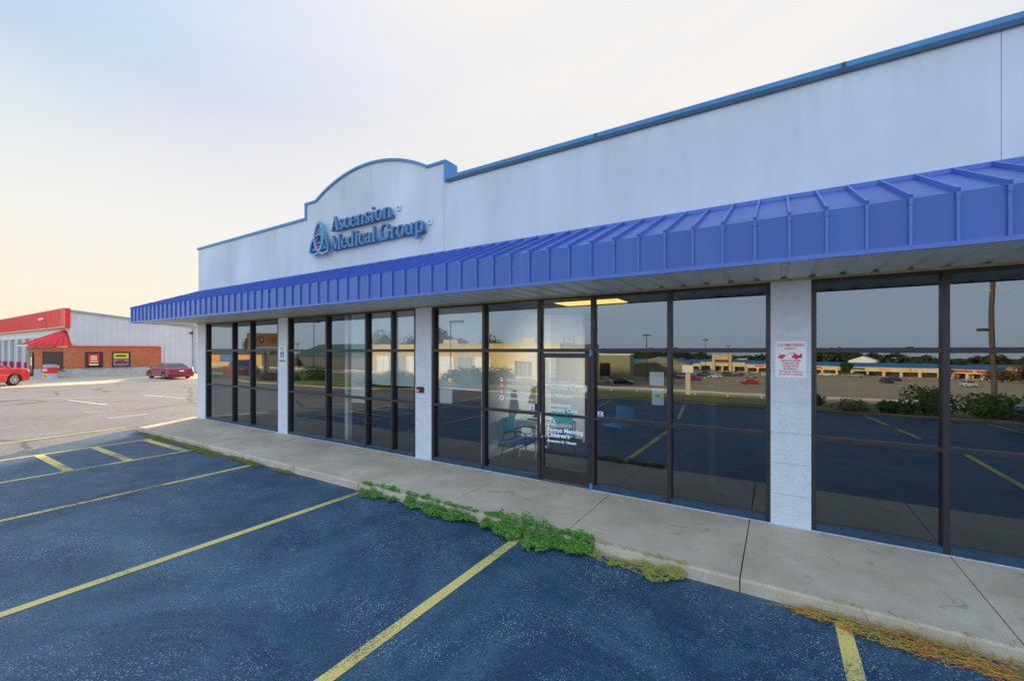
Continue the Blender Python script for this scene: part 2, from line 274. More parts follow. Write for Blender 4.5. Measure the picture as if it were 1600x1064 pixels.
M_KERB = mat('kerb_concrete', (.42, .33, .22), .9, var=.2, scale=2)
M_TREEL = mat('far_foliage', (.030, .048, .016), .95, var=.3, scale=.2, col2=(.065, .085, .028))
M_LAMPSH = mat('lamp_shade', (.66, .70, .34), .8, var=.03)
M_TUBE = mat('fluorescent_panel', (1.0, .60, .14), .6, emit=.9)

def leafmat(name, c1, c2, trans=.25):
    m = bpy.data.materials.new(name); m.use_nodes = True; ns, ls = N(m); b = ns['Principled BSDF']
    g = ns.new('ShaderNodeNewGeometry'); mx = ns.new('ShaderNodeMix'); mx.data_type = 'RGBA'; mx.inputs['A'].default_value = (*c1, 1); mx.inputs['B'].default_value = (*c2, 1)
    ls.new(g.outputs['Random Per Island'], mx.inputs['Factor']); ls.new(mx.outputs['Result'], b.inputs['Base Color']); b.inputs['Roughness'].default_value = .7
    tr = ns.new('ShaderNodeBsdfTranslucent'); ls.new(mx.outputs['Result'], tr.inputs['Color']); ms = ns.new('ShaderNodeMixShader'); ms.inputs[0].default_value = trans
    ls.new(b.outputs[0], ms.inputs[1]); ls.new(tr.outputs[0], ms.inputs[2]); ls.new(ms.outputs[0], ns['Material Output'].inputs[0])
    return m
L_CLOVER = leafmat('clover_leaf', (.035, .17, .015), (.26, .52, .07))
L_DRY = leafmat('dry_leaf', (.52, .36, .07), (.36, .48, .06))
L_STEM = leafmat('dry_stem', (.62, .16, .05), (.70, .42, .07), .15)
L_GRASSY = leafmat('kerb_grass', (.20, .24, .04), (.42, .34, .07))
L_YEL = leafmat('yellowed_grass', (.50, .34, .03), (.62, .48, .05))
L_BUSH = leafmat('bush_leaf', (.022, .075, .014), (.10, .20, .035))
L_BUSHL = leafmat('blossom_leaf', (.14, .20, .05), (.66, .60, .30))
L_TREE = leafmat('tree_leaf', (.025, .05, .014), (.07, .11, .03))
L_PURP = leafmat('purple_leaf', (.05, .022, .022), (.11, .05, .04))
L_REDL = leafmat('reddish_leaf', (.10, .05, .02), (.16, .10, .03))

def brick():
    m = bpy.data.materials.new('red_brick'); m.use_nodes = True; ns, ls = N(m); b = ns['Principled BSDF']
    t = ns.new('ShaderNodeTexCoord'); mp_ = ns.new('ShaderNodeMapping'); ls.new(t.outputs['UV'], mp_.inputs['Vector'])
    br = ns.new('ShaderNodeTexBrick'); br.inputs['Scale'].default_value = 1; br.inputs['Brick Width'].default_value = .4; br.inputs['Row Height'].default_value = .135; br.inputs['Mortar Size'].default_value = .012
    br.inputs['Color1'].default_value = (.68, .17, .045, 1); br.inputs['Color2'].default_value = (.50, .10, .032, 1); br.inputs['Mortar'].default_value = (.40, .27, .17, 1)
    ls.new(mp_.outputs[0], br.inputs['Vector']); ls.new(br.outputs['Color'], b.inputs['Base Color']); b.inputs['Roughness'].default_value = .85
    return m
M_BRICK = brick()
def carpaint(name, c):
    return mat(name, c, .28, metal=.15, var=.03, scale=1, coat=.8)
def glass():
    m = bpy.data.materials.new('tinted_glass'); m.use_nodes = True; ns, ls = N(m); ns.remove(ns['Principled BSDF'])
    g = ns.new('ShaderNodeBsdfGlossy'); g.inputs['Roughness'].default_value = .0; g.inputs['Color'].default_value = (.85, .95, 1, 1)
    t = ns.new('ShaderNodeBsdfTransparent'); t.inputs['Color'].default_value = (.66, .69, .69, 1)
    fr = ns.new('ShaderNodeFresnel'); fr.inputs['IOR'].default_value = 1.5
    a = ns.new('ShaderNodeMath'); a.operation = 'MULTIPLY_ADD'; a.inputs[1].default_value = .9; a.inputs[2].default_value = .14; a.use_clamp = True; ls.new(fr.outputs[0], a.inputs[0])
    n = ns.new('ShaderNodeTexNoise'); n.inputs['Scale'].default_value = .7; tcn = ns.new('ShaderNodeTexCoord'); ls.new(tcn.outputs['Object'], n.inputs['Vector'])
    bp = ns.new('ShaderNodeBump'); bp.inputs['Strength'].default_value = .12; bp.inputs['Distance'].default_value = .006; ls.new(n.outputs[0], bp.inputs['Height']); ls.new(bp.outputs[0], g.inputs['Normal'])
    ms = ns.new('ShaderNodeMixShader'); ls.new(a.outputs[0], ms.inputs[0]); ls.new(t.outputs[0], ms.inputs[1]); ls.new(g.outputs[0], ms.inputs[2])
    ge = ns.new('ShaderNodeNewGeometry'); t2 = ns.new('ShaderNodeBsdfTransparent'); m2 = ns.new('ShaderNodeMixShader'); ls.new(ge.outputs['Backfacing'], m2.inputs[0]); ls.new(ms.outputs[0], m2.inputs[1]); ls.new(t2.outputs[0], m2.inputs[2]); ms = m2
    ls.new(ms.outputs[0], ns['Material Output'].inputs[0]); return m
M_GLASS = glass()
M_CARGL = mat('car_glass', (.06, .075, .09), .06, metal=.35, var=.0, spec=.9)

# ------------------------------------------------------------------ mesh helpers
class MB:
    def __init__(s): s.v = []; s.f = []; s.m = []; s.cur = 0; s.mats = []
    def use(s, m):
        if m not in s.mats: s.mats.append(m)
        s.cur = s.mats.index(m); return s
    def add(s, vs, fs, M=None):
        o = len(s.v)
        s.v += [tuple(M @ Vector(v)) if M else tuple(v) for v in vs]
        for f in fs: s.f.append(tuple(i+o for i in f)); s.m.append(s.cur)
        return s
    def box(s, x0, x1, y0, y1, z0, z1, M=None):
        return s.add([(x0,y0,z0),(x1,y0,z0),(x1,y1,z0),(x0,y1,z0),(x0,y0,z1),(x1,y0,z1),(x1,y1,z1),(x0,y1,z1)],
              [(0,3,2,1),(4,5,6,7),(0,1,5,4),(1,2,6,5),(2,3,7,6),(3,0,4,7)], M)
    def prism(s, pts, a, b, axis='Y', M=None):
        # pts 2D; axis Y: (x,z) extruded y a..b ; Z: (x,y) extruded z ; X: (y,z) extruded x
        n = len(pts)
        def P(p, t): return (p[0], t, p[1]) if axis == 'Y' else ((p[0], p[1], t) if axis == 'Z' else (t, p[0], p[1]))
        vs = [P(p, a) for p in pts]+[P(p, b) for p in pts]
        fs = [tuple(range(n)), tuple(range(2*n-1, n-1, -1))]+[(i, i+n, (i+1)%n+n, (i+1)%n) for i in range(n)]
        return s.add(vs, fs, M)
    def tube(s, path, r, seg=8, M=None, cap=True):
        pts = [Vector(p) for p in path]; rs = r if isinstance(r, (list, tuple)) else [r]*len(pts)
        vs = []; up = None
        for i, p in enumerate(pts):
            d = (pts[min(i+1, len(pts)-1)]-pts[max(i-1, 0)])
            d = d.normalized() if d.length > 1e-9 else Vector((0,0,1))
            if up is None: up = Vector((1,0,0)) if abs(d.x) < .8 else Vector((0,1,0))
            a = d.cross(up).normalized(); b = d.cross(a); up = a.cross(d) if a.length else up
            for k in range(seg): vs.append(p+(a*cos(2*pi*k/seg)+b*sin(2*pi*k/seg))*rs[i])
        fs = []
        for i in range(len(pts)-1):
            for k in range(seg): fs.append((i*seg+k, i*seg+(k+1)%seg, (i+1)*seg+(k+1)%seg, (i+1)*seg+k))
        if cap: fs += [tuple(range(seg-1, -1, -1)), tuple((len(pts)-1)*seg+k for k in range(seg))]
        return s.add(vs, fs, M)
    def build(s, name, m=None, parent=None, bevel=0, smooth=False, loc=None):
        me = bpy.data.meshes.new(name); me.from_pydata(s.v, [], s.f); 
        if m is not None: me.materials.append(m)
        else:
            for q in s.mats: me.materials.append(q)
            me.polygons.foreach_set('material_index', s.m)
        bm = bmesh.new(); bm.from_mesh(me); bmesh.ops.recalc_face_normals(bm, faces=bm.faces); bm.to_mesh(me); bm.free()
        if smooth:
            me.polygons.foreach_set('use_smooth', [True]*len(me.polygons))
        o = bpy.data.objects.new(name, me); COL.objects.link(o)
        if parent: o.parent = parent
        if loc: o.location = loc
        if bevel:
            md = o.modifiers.new('bevel', 'BEVEL'); md.width = bevel; md.segments = 2; md.limit_method = 'ANGLE'; md.angle_limit = radians(40)
        return o
def tag(o, label=None, cat=None, group=None, kind=None):
    if label: o['label'] = label
    if cat: o['category'] = cat
    if group: o['group'] = group
    if kind: o['kind'] = kind
    return o
def thing(name, label, cat, loc=(0,0,0), rz=0, group=None):
    o = bpy.data.objects.new(name, None); COL.objects.link(o); o.location = loc; o.rotation_euler = (0,0,rz); o.empty_display_size = .2
    return tag(o, label, cat, group)
def struct(o): o['kind'] = 'structure'; return o
def kids(o): return [c for c in list(bpy.data.objects) if c.parent == o]
def dup(root, loc, rz=0, label=None, group=None, sc=None):
    r = root.copy(); COL.objects.link(r); r.location = loc; r.rotation_euler = (0,0,rz)
    if label: r['label'] = label
    if group: r['group'] = group
    if sc: r.scale = sc
    for ch in kids(root):
        c = ch.copy(); COL.objects.link(c); c.parent = r
        for g in kids(ch):
            d = g.copy(); COL.objects.link(d); d.parent = c
    return r
def text(name, s, size, m, parent, loc, rot=(radians(90),0,0), ext=.002, bold=0, align='LEFT', xs=1., sp=1.):
    cu = bpy.data.curves.new(name, 'FONT'); cu.body = s; cu.size = size; cu.extrude = ext; cu.offset = bold; cu.align_x = align; cu.space_line = sp
    cu.resolution_u = 3
    tmp = bpy.data.objects.new(name, cu); COL.objects.link(tmp)
    dg = bpy.context.evaluated_depsgraph_get(); me = bpy.data.meshes.new_from_object(tmp.evaluated_get(dg))
    COL.objects.unlink(tmp); bpy.data.objects.remove(tmp)
    me.materials.clear(); me.materials.append(m)
    o = bpy.data.objects.new(name, me); COL.objects.link(o); o.parent = parent; o.location = loc; o.rotation_euler = rot; o.scale = (xs, 1, 1)
    return o

# ------------------------------------------------------------------ terrain
K = [(400,-.17),(-13.25,-.17),(-13.4,-.10),(-20,-.50),(-30,-1.35),(-45,-2.95),(-58,-4.3),(-120,-7.1),(-160,-7.4),(-235,-9.2),(-262,-9.5),(-900,-9.5)]
def T(x, y):
    z = -9.5
    for (a, za), (b, zb) in zip(K, K[1:]):
        if y >= b: z = za+(zb-za)*(a-y)/(a-b); break
    if y < -13.4:
        z -= .45*min(1, max(0, (-39-x)/4))
        s = min(1, max(0, (x+80)/50)); s = s*s*(3-2*s); z *= .66+.34*s
    return z
def frange(a, b, n): return [a+(b-a)*i/n for i in range(n+1)]
XS = [-43,-39,-700,-500,-380,-300,-250,-200,-160,-130,-110,-95,-80,-70,-60,-50,-40,-30,-20,-10,0,10,20,40,60,80,110,150,200,300,500,700]; XS.sort()
YS = sorted([k[0] for k in K]+[-16,-25,-35,-40,-50,-70,-90,-105,-140,-185,-210,-300,-400,0,30,100,200], reverse=True)
def sheet(name, xs, ys, m, dz=0.0):
    b = MB(); n = len(xs)
    vs = [(x, y, T(x, y)+dz) for y in ys for x in xs]
    fs = [(j*n+i, (j+1)*n+i, (j+1)*n+i+1, j*n+i+1) for j in range(len(ys)-1) for i in range(n-1)]
    b.add(vs, fs); return struct(b.build(name, m))
def sub(xs, a, b): return [a]+[x for x in xs if a < x < b]+[b]
def suby(ys, a, b): return [a]+[y for y in ys if b < y < a]+[b]
sheet('ground', XS, YS, M_GRASS)
sheet('road', sub(XS, -300, 300), suby(YS, -41.5, -49.5), mat('far_road', (.22, .20, .18), .9, var=.1, scale=.3), .03)
sheet('plaza_lot', sub(XS, -60, 250), suby(YS, -61, -262), M_FAR, .06)
sheet('service_lot', sub(XS, -160, -61), suby(YS, -50.5, -66), M_FAR, .06)
sheet('side_street', sub(XS, -300, -75), suby(YS, -78, -84), mat('pale_road', (.42, .36, .27), .9, var=.1, scale=.3), .06)
# side drive running left of the building (worn asphalt) and the lot, whose dark blue colour holds the building's shade
b = MB(); b.prism([(-40.2,-13.25),(-40.2,60),(-15.0,60),(-15.0,-2),(-9,-13.25)], -.165, -.140, 'Z'); struct(b.build('side_drive', M_ROAD))
b = MB(); b.prism([(-16.15,-1.5),(-14.4,-4.35),(-11.6,-9.4),(-9.5,-13.2),(45,-13.2),(45,-1.5)], -.137, -.130, 'Z'); struct(b.build('parking_lot', M_ASPH))
b = MB(); b.prism([(-100,-8),(-100,13),(-51,20),(-40.2,20),(-40.2,-8)], -.160, -.130, 'Z'); struct(b.build('forecourt', M_CONCFAR))
b = MB(); b.prism([(-51.75,4.55),(-51.75,14.6),(-50.6,14.6),(-50.6,5.2),(-52.2,3.1),(-53.6,2.2),(-53.6,2.7)], -.13, 0.0, 'Z'); struct(b.build('garage_kerb', M_CONC))
b = MB(); b.prism([(-40.25,-8),(-40.25,20),(-40.05,20),(-40.05,-8)], -.14, -.118, 'Z'); struct(b.build('gutter', M_CONCFAR))
# painted lines
def line(name, x0, y0, x1, y1, w, m, z=-.126):
    d = Vector((x1-x0, y1-y0, 0)); n = Vector((-d.y, d.x, 0)).normalized()*w/2
    segs = max(2, int(d.length/.25)); b = MB(); vs = []
    for i in range(segs+1):
        p = Vector((x0, y0, 0))+d*(i/segs); j = .006*noise.noise(Vector((p.x*7, p.y*7, 1))); j2 = .006*noise.noise(Vector((p.x*7, p.y*7, 5)))
        k = n*(1+j*16); k2 = n*(1+j2*16)
        vs += [tuple(p+k+Vector((0,0,z))), tuple(p-k2+Vector((0,0,z)))]
    b.add(vs, [(2*i, 2*i+1, 2*i+3, 2*i+2) for i in range(segs)])
    return struct(b.build(name, m))
for x in (-5.76, -2.70, .46, 3.5, 6.6, 9.7):
    line('parking_line', x, -1.76, x+.03, -7.2, .115, M_YEL)
line('parking_line', -8.98, -1.76, -8.86, -7.2, .11, M_YEL)
line('hatch_edge_line', -11.50, -1.80, -11.46, -7.2, .10, M_YEL)
line('hatch_edge_line', -13.86, -1.60, -13.75, -7.2, .10, M_YELFAR)
for y in (-2.02, -3.0, -3.9, -4.85, -5.8): line('hatch_bar', -13.78, y, -11.53, y, .15, M_YEL, -.124)
line('edge_line', -16.62, -1.62, -15.95, -7.5, .10, M_YELFAR, -.134)
line('kerb_line', -16.55, .2, -15.72, -1.74, .07, M_YELFAR, -.131)
for (x0,y0,x1,y1,w) in [(-28.1,-.5,-24.3,-.1,.12),(-28,2.25,-24.4,2.77,.12),(-22.1,-1.36,-21.9,-.46,.1),(-19.4,-1.3,-19.45,-.25,.1),(-33,-3.5,-26,2.6,.07)]:
    line('drive_marking', x0,y0,x1,y1,w, M_WHL, -.134)
for x in (-3.4, -.4, 2.6, 5.6, 8.6): line('far_stall_line', x, -12.9, x+.55, -8.6, .10, M_YEL)
for x in (-12.8, -9.8, -6.6): line('far_stall_line', x, -12.8, x+.55, -8.6, .10, M_YEL)
# kerb of the far side of the lot
def kerb(name, path, w=.16, h=.115, m=None):
    b = MB(); vs = []; P = [Vector((x, y, 0)) for x, y in path]
    for i, p in enumerate(P):
        d = (P[min(i+1, len(P)-1)]-P[max(i-1, 0)]).normalized(); n = Vector((-d.y, d.x, 0))*w/2
        for (k, z) in ((1,-.18),(.9,-.18+h),(-.9,-.18+h),(-1,-.18)): vs.append(tuple(p+n*k+Vector((0,0,z))))
    n_ = len(P); fs = [(4*i+k, 4*i+k+1, 4*i+k+5, 4*i+k+4) for i in range(n_-1) for k in range(3)]+[(0,1,2,3),(4*n_-4,4*n_-3,4*n_-2,4*n_-1)]
    b.add(vs, fs); return struct(b.build(name, m or M_KERB))
kerb('lot_kerb', [(-17.5,-13.3),(-10,-13.3),(0,-13.3),(20,-13.3),(45,-13.3)])
b = MB(); b.box(-17.4, 45, -13.95, -13.38, -.25, -.088); struct(b.build('mulch_bed', M_DIRT))
isl = [(-38,-13.6),(-37,-11),(-34.5,-9.9),(-30,-9.8),(-24,-10.0),(-20,-10.6),(-17.8,-12.2),(-17.5,-13.6)]
kerb('island_kerb', isl)
b = MB(); b.prism(isl, -.17, -.085, 'Z'); struct(b.build('grass_island', M_GRASS))

# ------------------------------------------------------------------ sidewalk: slabs with real joints
joints = [1.54+1.85*k for k in range(-9, 8)]
xs = [-16.0]+[j for j in joints if j > -15.2]+[16.5]
b = MB()
for a, c in zip(xs, xs[1:]):
    g = .006
    if a == -16.0: poly = [(-15.40,-1.70),(c-g,-1.70),(c-g,.02),(-16.3,.02)]
    else: poly = [(a+g,-1.70),(c-g,-1.70),(c-g,.02),(a+g,.02)]
    n = len(poly)
    # rounded nose along the kerb side
    prof = [(0,-.15),(0,-.02),(.008,-.006),(.022,0)]
    vs = []
    for (i_, z) in prof:
        vs += [(poly[0][0], poly[0][1]+i_, z), (poly[1][0], poly[1][1]+i_, z)]
    fs = [(2*i, 2*i+1, 2*i+3, 2*i+2) for i in range(3)]
    k = len(vs); vs += [(poly[2][0], poly[2][1], 0), (poly[3][0], poly[3][1], 0), (poly[2][0], poly[2][1], -.15), (poly[3][0], poly[3][1], -.15)]
    fs += [(6,7,k,k+1), (0,6,k+1,k+3), (1,k+2,k,7)]
    b.add(vs, fs)
struct(b.build('sidewalk', M_CONC))
b = MB(); b.box(-15.3, 16.4, -1.69, .01, -.14, -.035); struct(b.build('sidewalk_joint_fill', M_DIRT))

# ------------------------------------------------------------------ medical office building
B = thing('office_building', 'long white stucco building with arched parapet, blue metal awning and dark storefront glass', 'building')
BX0, BX1, ZS, ZP = -15.97, 16.0, 3.06, 5.44
PIL = [(-16.0,-15.46),(-11.29,-10.85),(-6.25,-5.82),(-.08,.34),(5.25,5.68),(10.6,11.03),(15.57,16.0)]
# facade wall as panels split at the joints
b = MB()
seams = [BX0, -10.04, -5.49, 1.92, 9.0, BX1]
for a, c in zip(seams, seams[1:]):
    g = .003
    if a == -10.04:
        ax, cx_ = -9.60, -5.93; ch = (cx_-ax)/2; rise = .47; R = (ch*ch+rise*rise)/(2*rise); mx_ = (ax+cx_)/2; zc = 5.81+rise-R
        arc = [(mx_+R*sin(t), zc+R*cos(t)) for t in frange(math.asin(ch/R), -math.asin(ch/R), 28)]
        poly = [(a+g, ZS-.02), (c-g, ZS-.02), (c-g, 5.81)]+arc+[(a+g, 5.81)]
        b.prism(poly, 0, .30)
    else: b.box(a+g, c-g, 0.002, .30, ZS-.02, ZP)
b.build('facade_wall', M_STUC, B)
b = MB(); b.box(BX0+.02, BX1-.02, .012, .28, ZS, 5.2); b.build('wall_joint', mat('joint_grey', (.52,.54,.58), .9), B)
# side, rear walls and roof
b = MB(); b.box(BX0, BX0+.28, .31, 15, -.15, ZP-.05); b.box(BX1-.28, BX1, .31, 15, -.15, ZP-.05); b.box(BX0+.28, BX1-.28, 14.7, 15, -.15, ZP-.1); b.build('side_wall', M_STUC, B)
b = MB(); b.box(BX0+.28, BX1-.28, .31, 14.7, 4.6, 4.8); b.build('roof', M_CEIL, B)
# coping
b = MB()
def cop(x0, x1, z, h=.095): b.box(x0, x1, -.03, .33, z, z+h)
cop(BX0-.03, -10.0, ZP, .06); cop(-5.48, 5.0, ZP, .095); cop(5.003, BX1, ZP, .093)
b.box(-10.07, -10.0, -.025, .325, ZP+.062, 5.85); b.box(-10.068, -9.58, -.03, .33, 5.812, 5.862)
b.box(-5.95, -5.44, -.03, .33, 5.812, 5.862); b.box(-5.485, -5.43, -.025, .325, ZP+.097, 5.811)
outer = [(mx_+(R+.05)*sin(t), zc+(R+.05)*cos(t)) for t in frange(math.asin(ch/R), -math.asin(ch/R), 28)]
ni = len(arc); vs = []
for i in range(ni):
    for y in (-.035, .335): vs += [(arc[i][0], y, arc[i][1]+.001), (outer[i][0], y, outer[i][1])]
b.add(vs, [(4*i, 4*i+1, 4*i+5, 4*i+4) for i in range(ni-1)]+[(4*i+2, 4*i+3, 4*i+7, 4*i+6) for i in range(ni-1)]+[(4*i+1, 4*i+3, 4*i+7, 4*i+5) for i in range(ni-1)]+[(4*i, 4*i+2, 4*i+6, 4*i+4) for i in range(ni-1)])
b.build('coping', M_COPING, B)
# drip edge below coping, and joint cleats
b = MB(); b.box(-5.42, BX1, -.036, -.031, ZP-.03, ZP+.03)
for x in (-2.4, .65, 3.7, 6.7): b.box(x-.02, x+.02, -.042, -.037, ZP-.025, ZP+.09)
b.build('coping_drip', M_SILL, B)
# pillars of split-face block
for (x0, x1) in PIL:
    b = MB(); h = .3925; n = 8
    for i in range(n):
        z0 = i*h*.9745; z1 = (i+1)*h*.9745
        e = .004
        b.box(x0, x1, -.012 if i < 6 else -.006, .20, z0+e, z1-e)
    b.box(x0+.004, x1-.004, .0, .195, 0, 3.055)
    p = b.build('pillar', M_CMU, B)
# storefront windows
BAYS = [((-15.46,-11.29),[-13.76,-12.73]), ((-10.85,-6.25),[-9.23,-7.79,-6.96]), ((-5.82,-.08),[-4.56,-3.41,-2.46,-1.31]), ((.34,5.25),[1.52,2.75,4.0]), ((5.68,10.6),[6.9,8.1,9.3]), ((11.03,15.57),[12.2,13.4,14.5])]
ROWS = [.0, 1.11, 2.175, 3.055]
for (x0, x1), ms in BAYS:
    fr = MB(); fw = .028
    cols = [x0+.025]+ms+[x1-.025]
    for i, x in enumerate(cols):
        fr.box(x-fw if 0 < i else x-.025, x+fw if i < len(cols)-1 else x+.025, .0, .125, .005, 3.055)
    for a, c in zip(cols, cols[1:]):
        door = abs(a+3.41) < .01
        fr.box(a+fw, c-fw, .004, .121, 2.145, 2.205)
        fr.box(a+fw, c-fw, .004, .121, 3.005, 3.052)
        if not door:
            fr.box(a+fw, c-fw, .004, .121, 1.085, 1.135)
    w = fr.build('storefront_window', M_FRAME, B, bevel=.003)
    for a, c in zip(cols, cols[1:]):
        if abs(a+3.41) < .01: continue
        sl = MB(); sl.box(a+fw, c-fw, -.006, .12, .006, .075); sl.build('sill', M_SILL, w)
    for a, c in zip(cols, cols[1:]):
        door = abs(a+3.41) < .01
        for j in range(3):
            if door and j < 2: continue
            z0, z1 = ROWS[j]+(.075 if j == 0 else .025), ROWS[j+1]-(.025 if j < 2 else .05)
            if j == 2: z0 = 2.205
            if j == 1: z1 = 2.145
            g = MB(); g.box(a+fw, c-fw, .075, .081, z0, z1); g.build('pane', M_GLASS, w)
for (x0, x1), ms in BAYS:
    b = MB(); b.box(x0, x1, -.035, -.010, .0005, .006); b.build('painted_foot_strip', M_CMU, B)
for (x0, x1) in PIL:
    b = MB(); b.box(x0-.01, x1+.01, -.045, -.0135, .0005, .005); b.build('painted_foot_strip', M_CMU, B)
# door
D = MB(); dx0, dx1 = -3.375, -2.495
D.box(dx0, dx0+.055, .012, .062, .03, 2.135); D.box(dx1-.055, dx1, .012, .062, .03, 2.135)
D.box(dx0+.055, dx1-.055, .014, .060, 2.055, 2.134); D.box(dx0+.055, dx1-.055, .014, .060, .03, .25); D.box(dx0+.055, dx1-.055, .014, .060, 1.09, 1.135)
door = D.build('door', M_FRAME, B, bevel=.003)
g = MB(); g.box(dx0+.055, dx1-.055, .035, .041, 1.135, 2.055); g.build('pane', M_GLASS, door)
g = MB(); g.box(dx0+.055, dx1-.055, .035, .041, .25, 1.09); g.build('pane', M_GLASS, door)
h = MB(); h.tube([(dx0+.03,.012,1.14),(dx0+.03,-.055,1.14),(dx0+.03,-.055,.80),(dx0+.03,.012,.80)], .012); h.build('handle', M_SILVER, door, smooth=True)
h = MB(); h.tube([(dx0+.028,.012,.74),(dx0+.028,-.012,.74)], .022, 12); h.build('lock', M_SILVER, door)
h = MB(); h.tube([(dx1+.02,-.012,2.09),(dx1+.02,-.012,2.19)], .028, 12); h.build('top_pivot', M_COPING, door)
h = MB(); h.tube([(dx1+.02,-.012,.0),(dx1+.02,-.012,.10)], .028, 12); h.build('bottom_pivot', M_COPING, door)
h = MB(); h.box(dx0-.01, dx1+.01, -.04, .07, .002, .020); h.build('threshold', M_SILVER, door)
# lettering on the glass
num = text('street_number', '151', .17, M_VINYL, B, (-3.02, .0738, 2.29), bold=.006, ext=.0008)
def door_text(lines):
    for i, (s, x, z, size, bo) in enumerate(lines):
        text('door_lettering', s, size, M_VINYL, B, (x, .0338, z), bold=bo, ext=.0008)
door_text([('Ascension', -3.25, 1.62, .125, .002), ('Medical Group', -3.25, 1.53, .117, .002), ('St. Vincent', -3.25, 1.40, .10, .002),
           ('Henderson', -3.25, 1.25, .090, .002), ('Specialty Care', -3.25, 1.17, .090, .002),
           ('Peyton Manning', -3.27, .83, .100, .003), ("Children's", -3.27, .745, .100, .003), ('Ascension St. Vincent', -3.27, .66, .060, .002)])
def tri_emblem(cx, cz, Rr, y, ms, parent, name, wd, depth, sx=1.):
    # three half circles that interlace
    for k, mm in enumerate(ms):
        a0 = radians(270+120*k); c = (Rr/sqrt(3)*cos(a0), Rr/sqrt(3)*sin(a0)); bb = MB(); n = 22; vs = []
        for i in range(n+1):
            t = a0+pi/2+pi*i/n
            for rr in (Rr-wd/2, Rr+wd/2):
                for yy in (y-.003*k, y-.003*k-depth): vs.append((cx+sx*(c[0]+rr*cos(t)), yy, cz+c[1]+rr*sin(t)))
        bb.add(vs, [q for i in range(n) for q in ((4*i,4*i+1,4*i+5,4*i+4),(4*i+1,4*i+3,4*i+7,4*i+5),(4*i+2,4*i+3,4*i+7,4*i+6),(4*i,4*i+2,4*i+6,4*i+4))]+[(0,1,3,2),(4*n,4*n+1,4*n+3,4*n+2)])
        bb.build(name, mm, parent)
tri_emblem(-3.15, 1.80, .062, .033, [M_VINYL]*3, B, 'door_emblem', .012, .001)
tri_emblem(-3.17, .99, .062, .033, [M_VINYL]*3, B, 'door_emblem', .012, .001)
for i, (s, c) in enumerate([('Weapons Restricted', M_RED), ('Tobacco-free Campus', M_RED), ('Cameras Monitored', M_RED), ('/AscensionHenderson', M_VINYL)]):
    z = 1.655-.108*i
    q = MB(); q.use(c).tube([(-4.20,.072,z),(-4.20,.069,z)], .046, 20); q.use(M_VINYL).tube([(-4.20,.0688,z),(-4.20,.0684,z)], .034, 20); q.use(c if i < 3 else M_FRAME)
    q.box(-4.212, -4.188, .0675, .068, z-.022, z+.022) if i % 2 else q.box(-4.222, -4.178, .0675, .068, z-.008, z+.012)
    q.build('notice_decal', None, B)
    text('notice_lettering', s, .062, M_VINYL, B, (-4.10, .0738, z-.02), bold=.0012, ext=.0008)
# sheets of paper taped inside
q = MB(); q.use(M_WHITE).box(-1.60, -1.40, .084, .086, 1.66, 1.86); q.build('paper_notice', None, B)
q = MB(); q.use(mat('pale_blue_paper', (.55,.75,.80), .7)).box(-1.57, -1.40, .084, .086, 1.38, 1.62); q.use(M_GREEN).box(-1.52, -1.45, .083, .0838, 1.50, 1.53); q.build('paper_notice', None, B)
for x in (-3.62, -2.40):
    q = MB(); q.use(M_VINYL).box(x, x+.09, .070, .072, 1.145, 1.22); q.use(M_BLUE).box(x+.01, x+.08, .0685, .0695, 1.152, 1.17); q.use(M_BLUE).box(x+.025, x+.065, .0685, .0695, 1.185, 1.21); q.build('door_sticker', None, B)

# awning: sloped top, vertical fascia, standing seams, hipped left end
AD = 1.33; AB, AT, AW = 3.045, 3.49, 4.06
XL, XR = BX0-AD, BX1+AD
sec = [(-AD, AB), (-AD, AT), (0.0, AW)]
b = MB()
b.add([(XL,-AD,AB),(XR,-AD,AB),(XR,-AD,AT),(XL,-AD,AT),(BX0,-.003,AW),(BX1,-.003,AW),(XL,15,AB),(XL,15,AT),(BX0-.003,15,AW),(XR,15,AB),(XR,15,AT),(BX1+.003,15,AW)],
      [(0,1,2,3),(3,2,5,4),(0,3,7,6),(3,4,8,7),(1,9,10,2),(2,10,11,5)])
aw = b.build('awning', M_AWN, B)
b = MB(); k = 0
x = -.199-.3*57
slope = Vector((0, AD, AW-AT)).normalized(); nrm = Vector((0, -(AW-AT), AD)).normalized()
XX = [(-.199+.2925*i) for i in range(-58, 60)]
for x in XX:
    if x < XL+.05 or x > XR-.05: continue
    b.box(x-.011, x+.011, -AD-.024, -AD+.01, AB+.035, AT-.012)
    # sloped rib; shortened on the hips
    y1 = 0.0
    if x < BX0: y1 = -(BX0-x)
    if x > BX1: y1 = -(x-BX1)
    if y1 > -AD+.05:
        f_ = (y1+AD)/AD
        p0 = Vector((x, -AD-.026, AT-.014)); p1 = Vector((x, y1-.012, AT+(AW-AT)*f_))
        up = nrm*.042
        vs = []
        for p in (p0, p1):
            for dx in (-.011, .011): vs += [tuple(p+Vector((dx,0,0))), tuple(p+Vector((dx,0,0))+up)]
        b.add(vs, [(0,1,3,2),(4,6,7,5),(0,4,5,1),(2,3,7,6),(1,5,7,3),(0,2,6,4)])
        b.box(x-.014, x+.014, -AD-.030, -AD-.0245, AT-.06, AT+.026)
y = -AD+.25
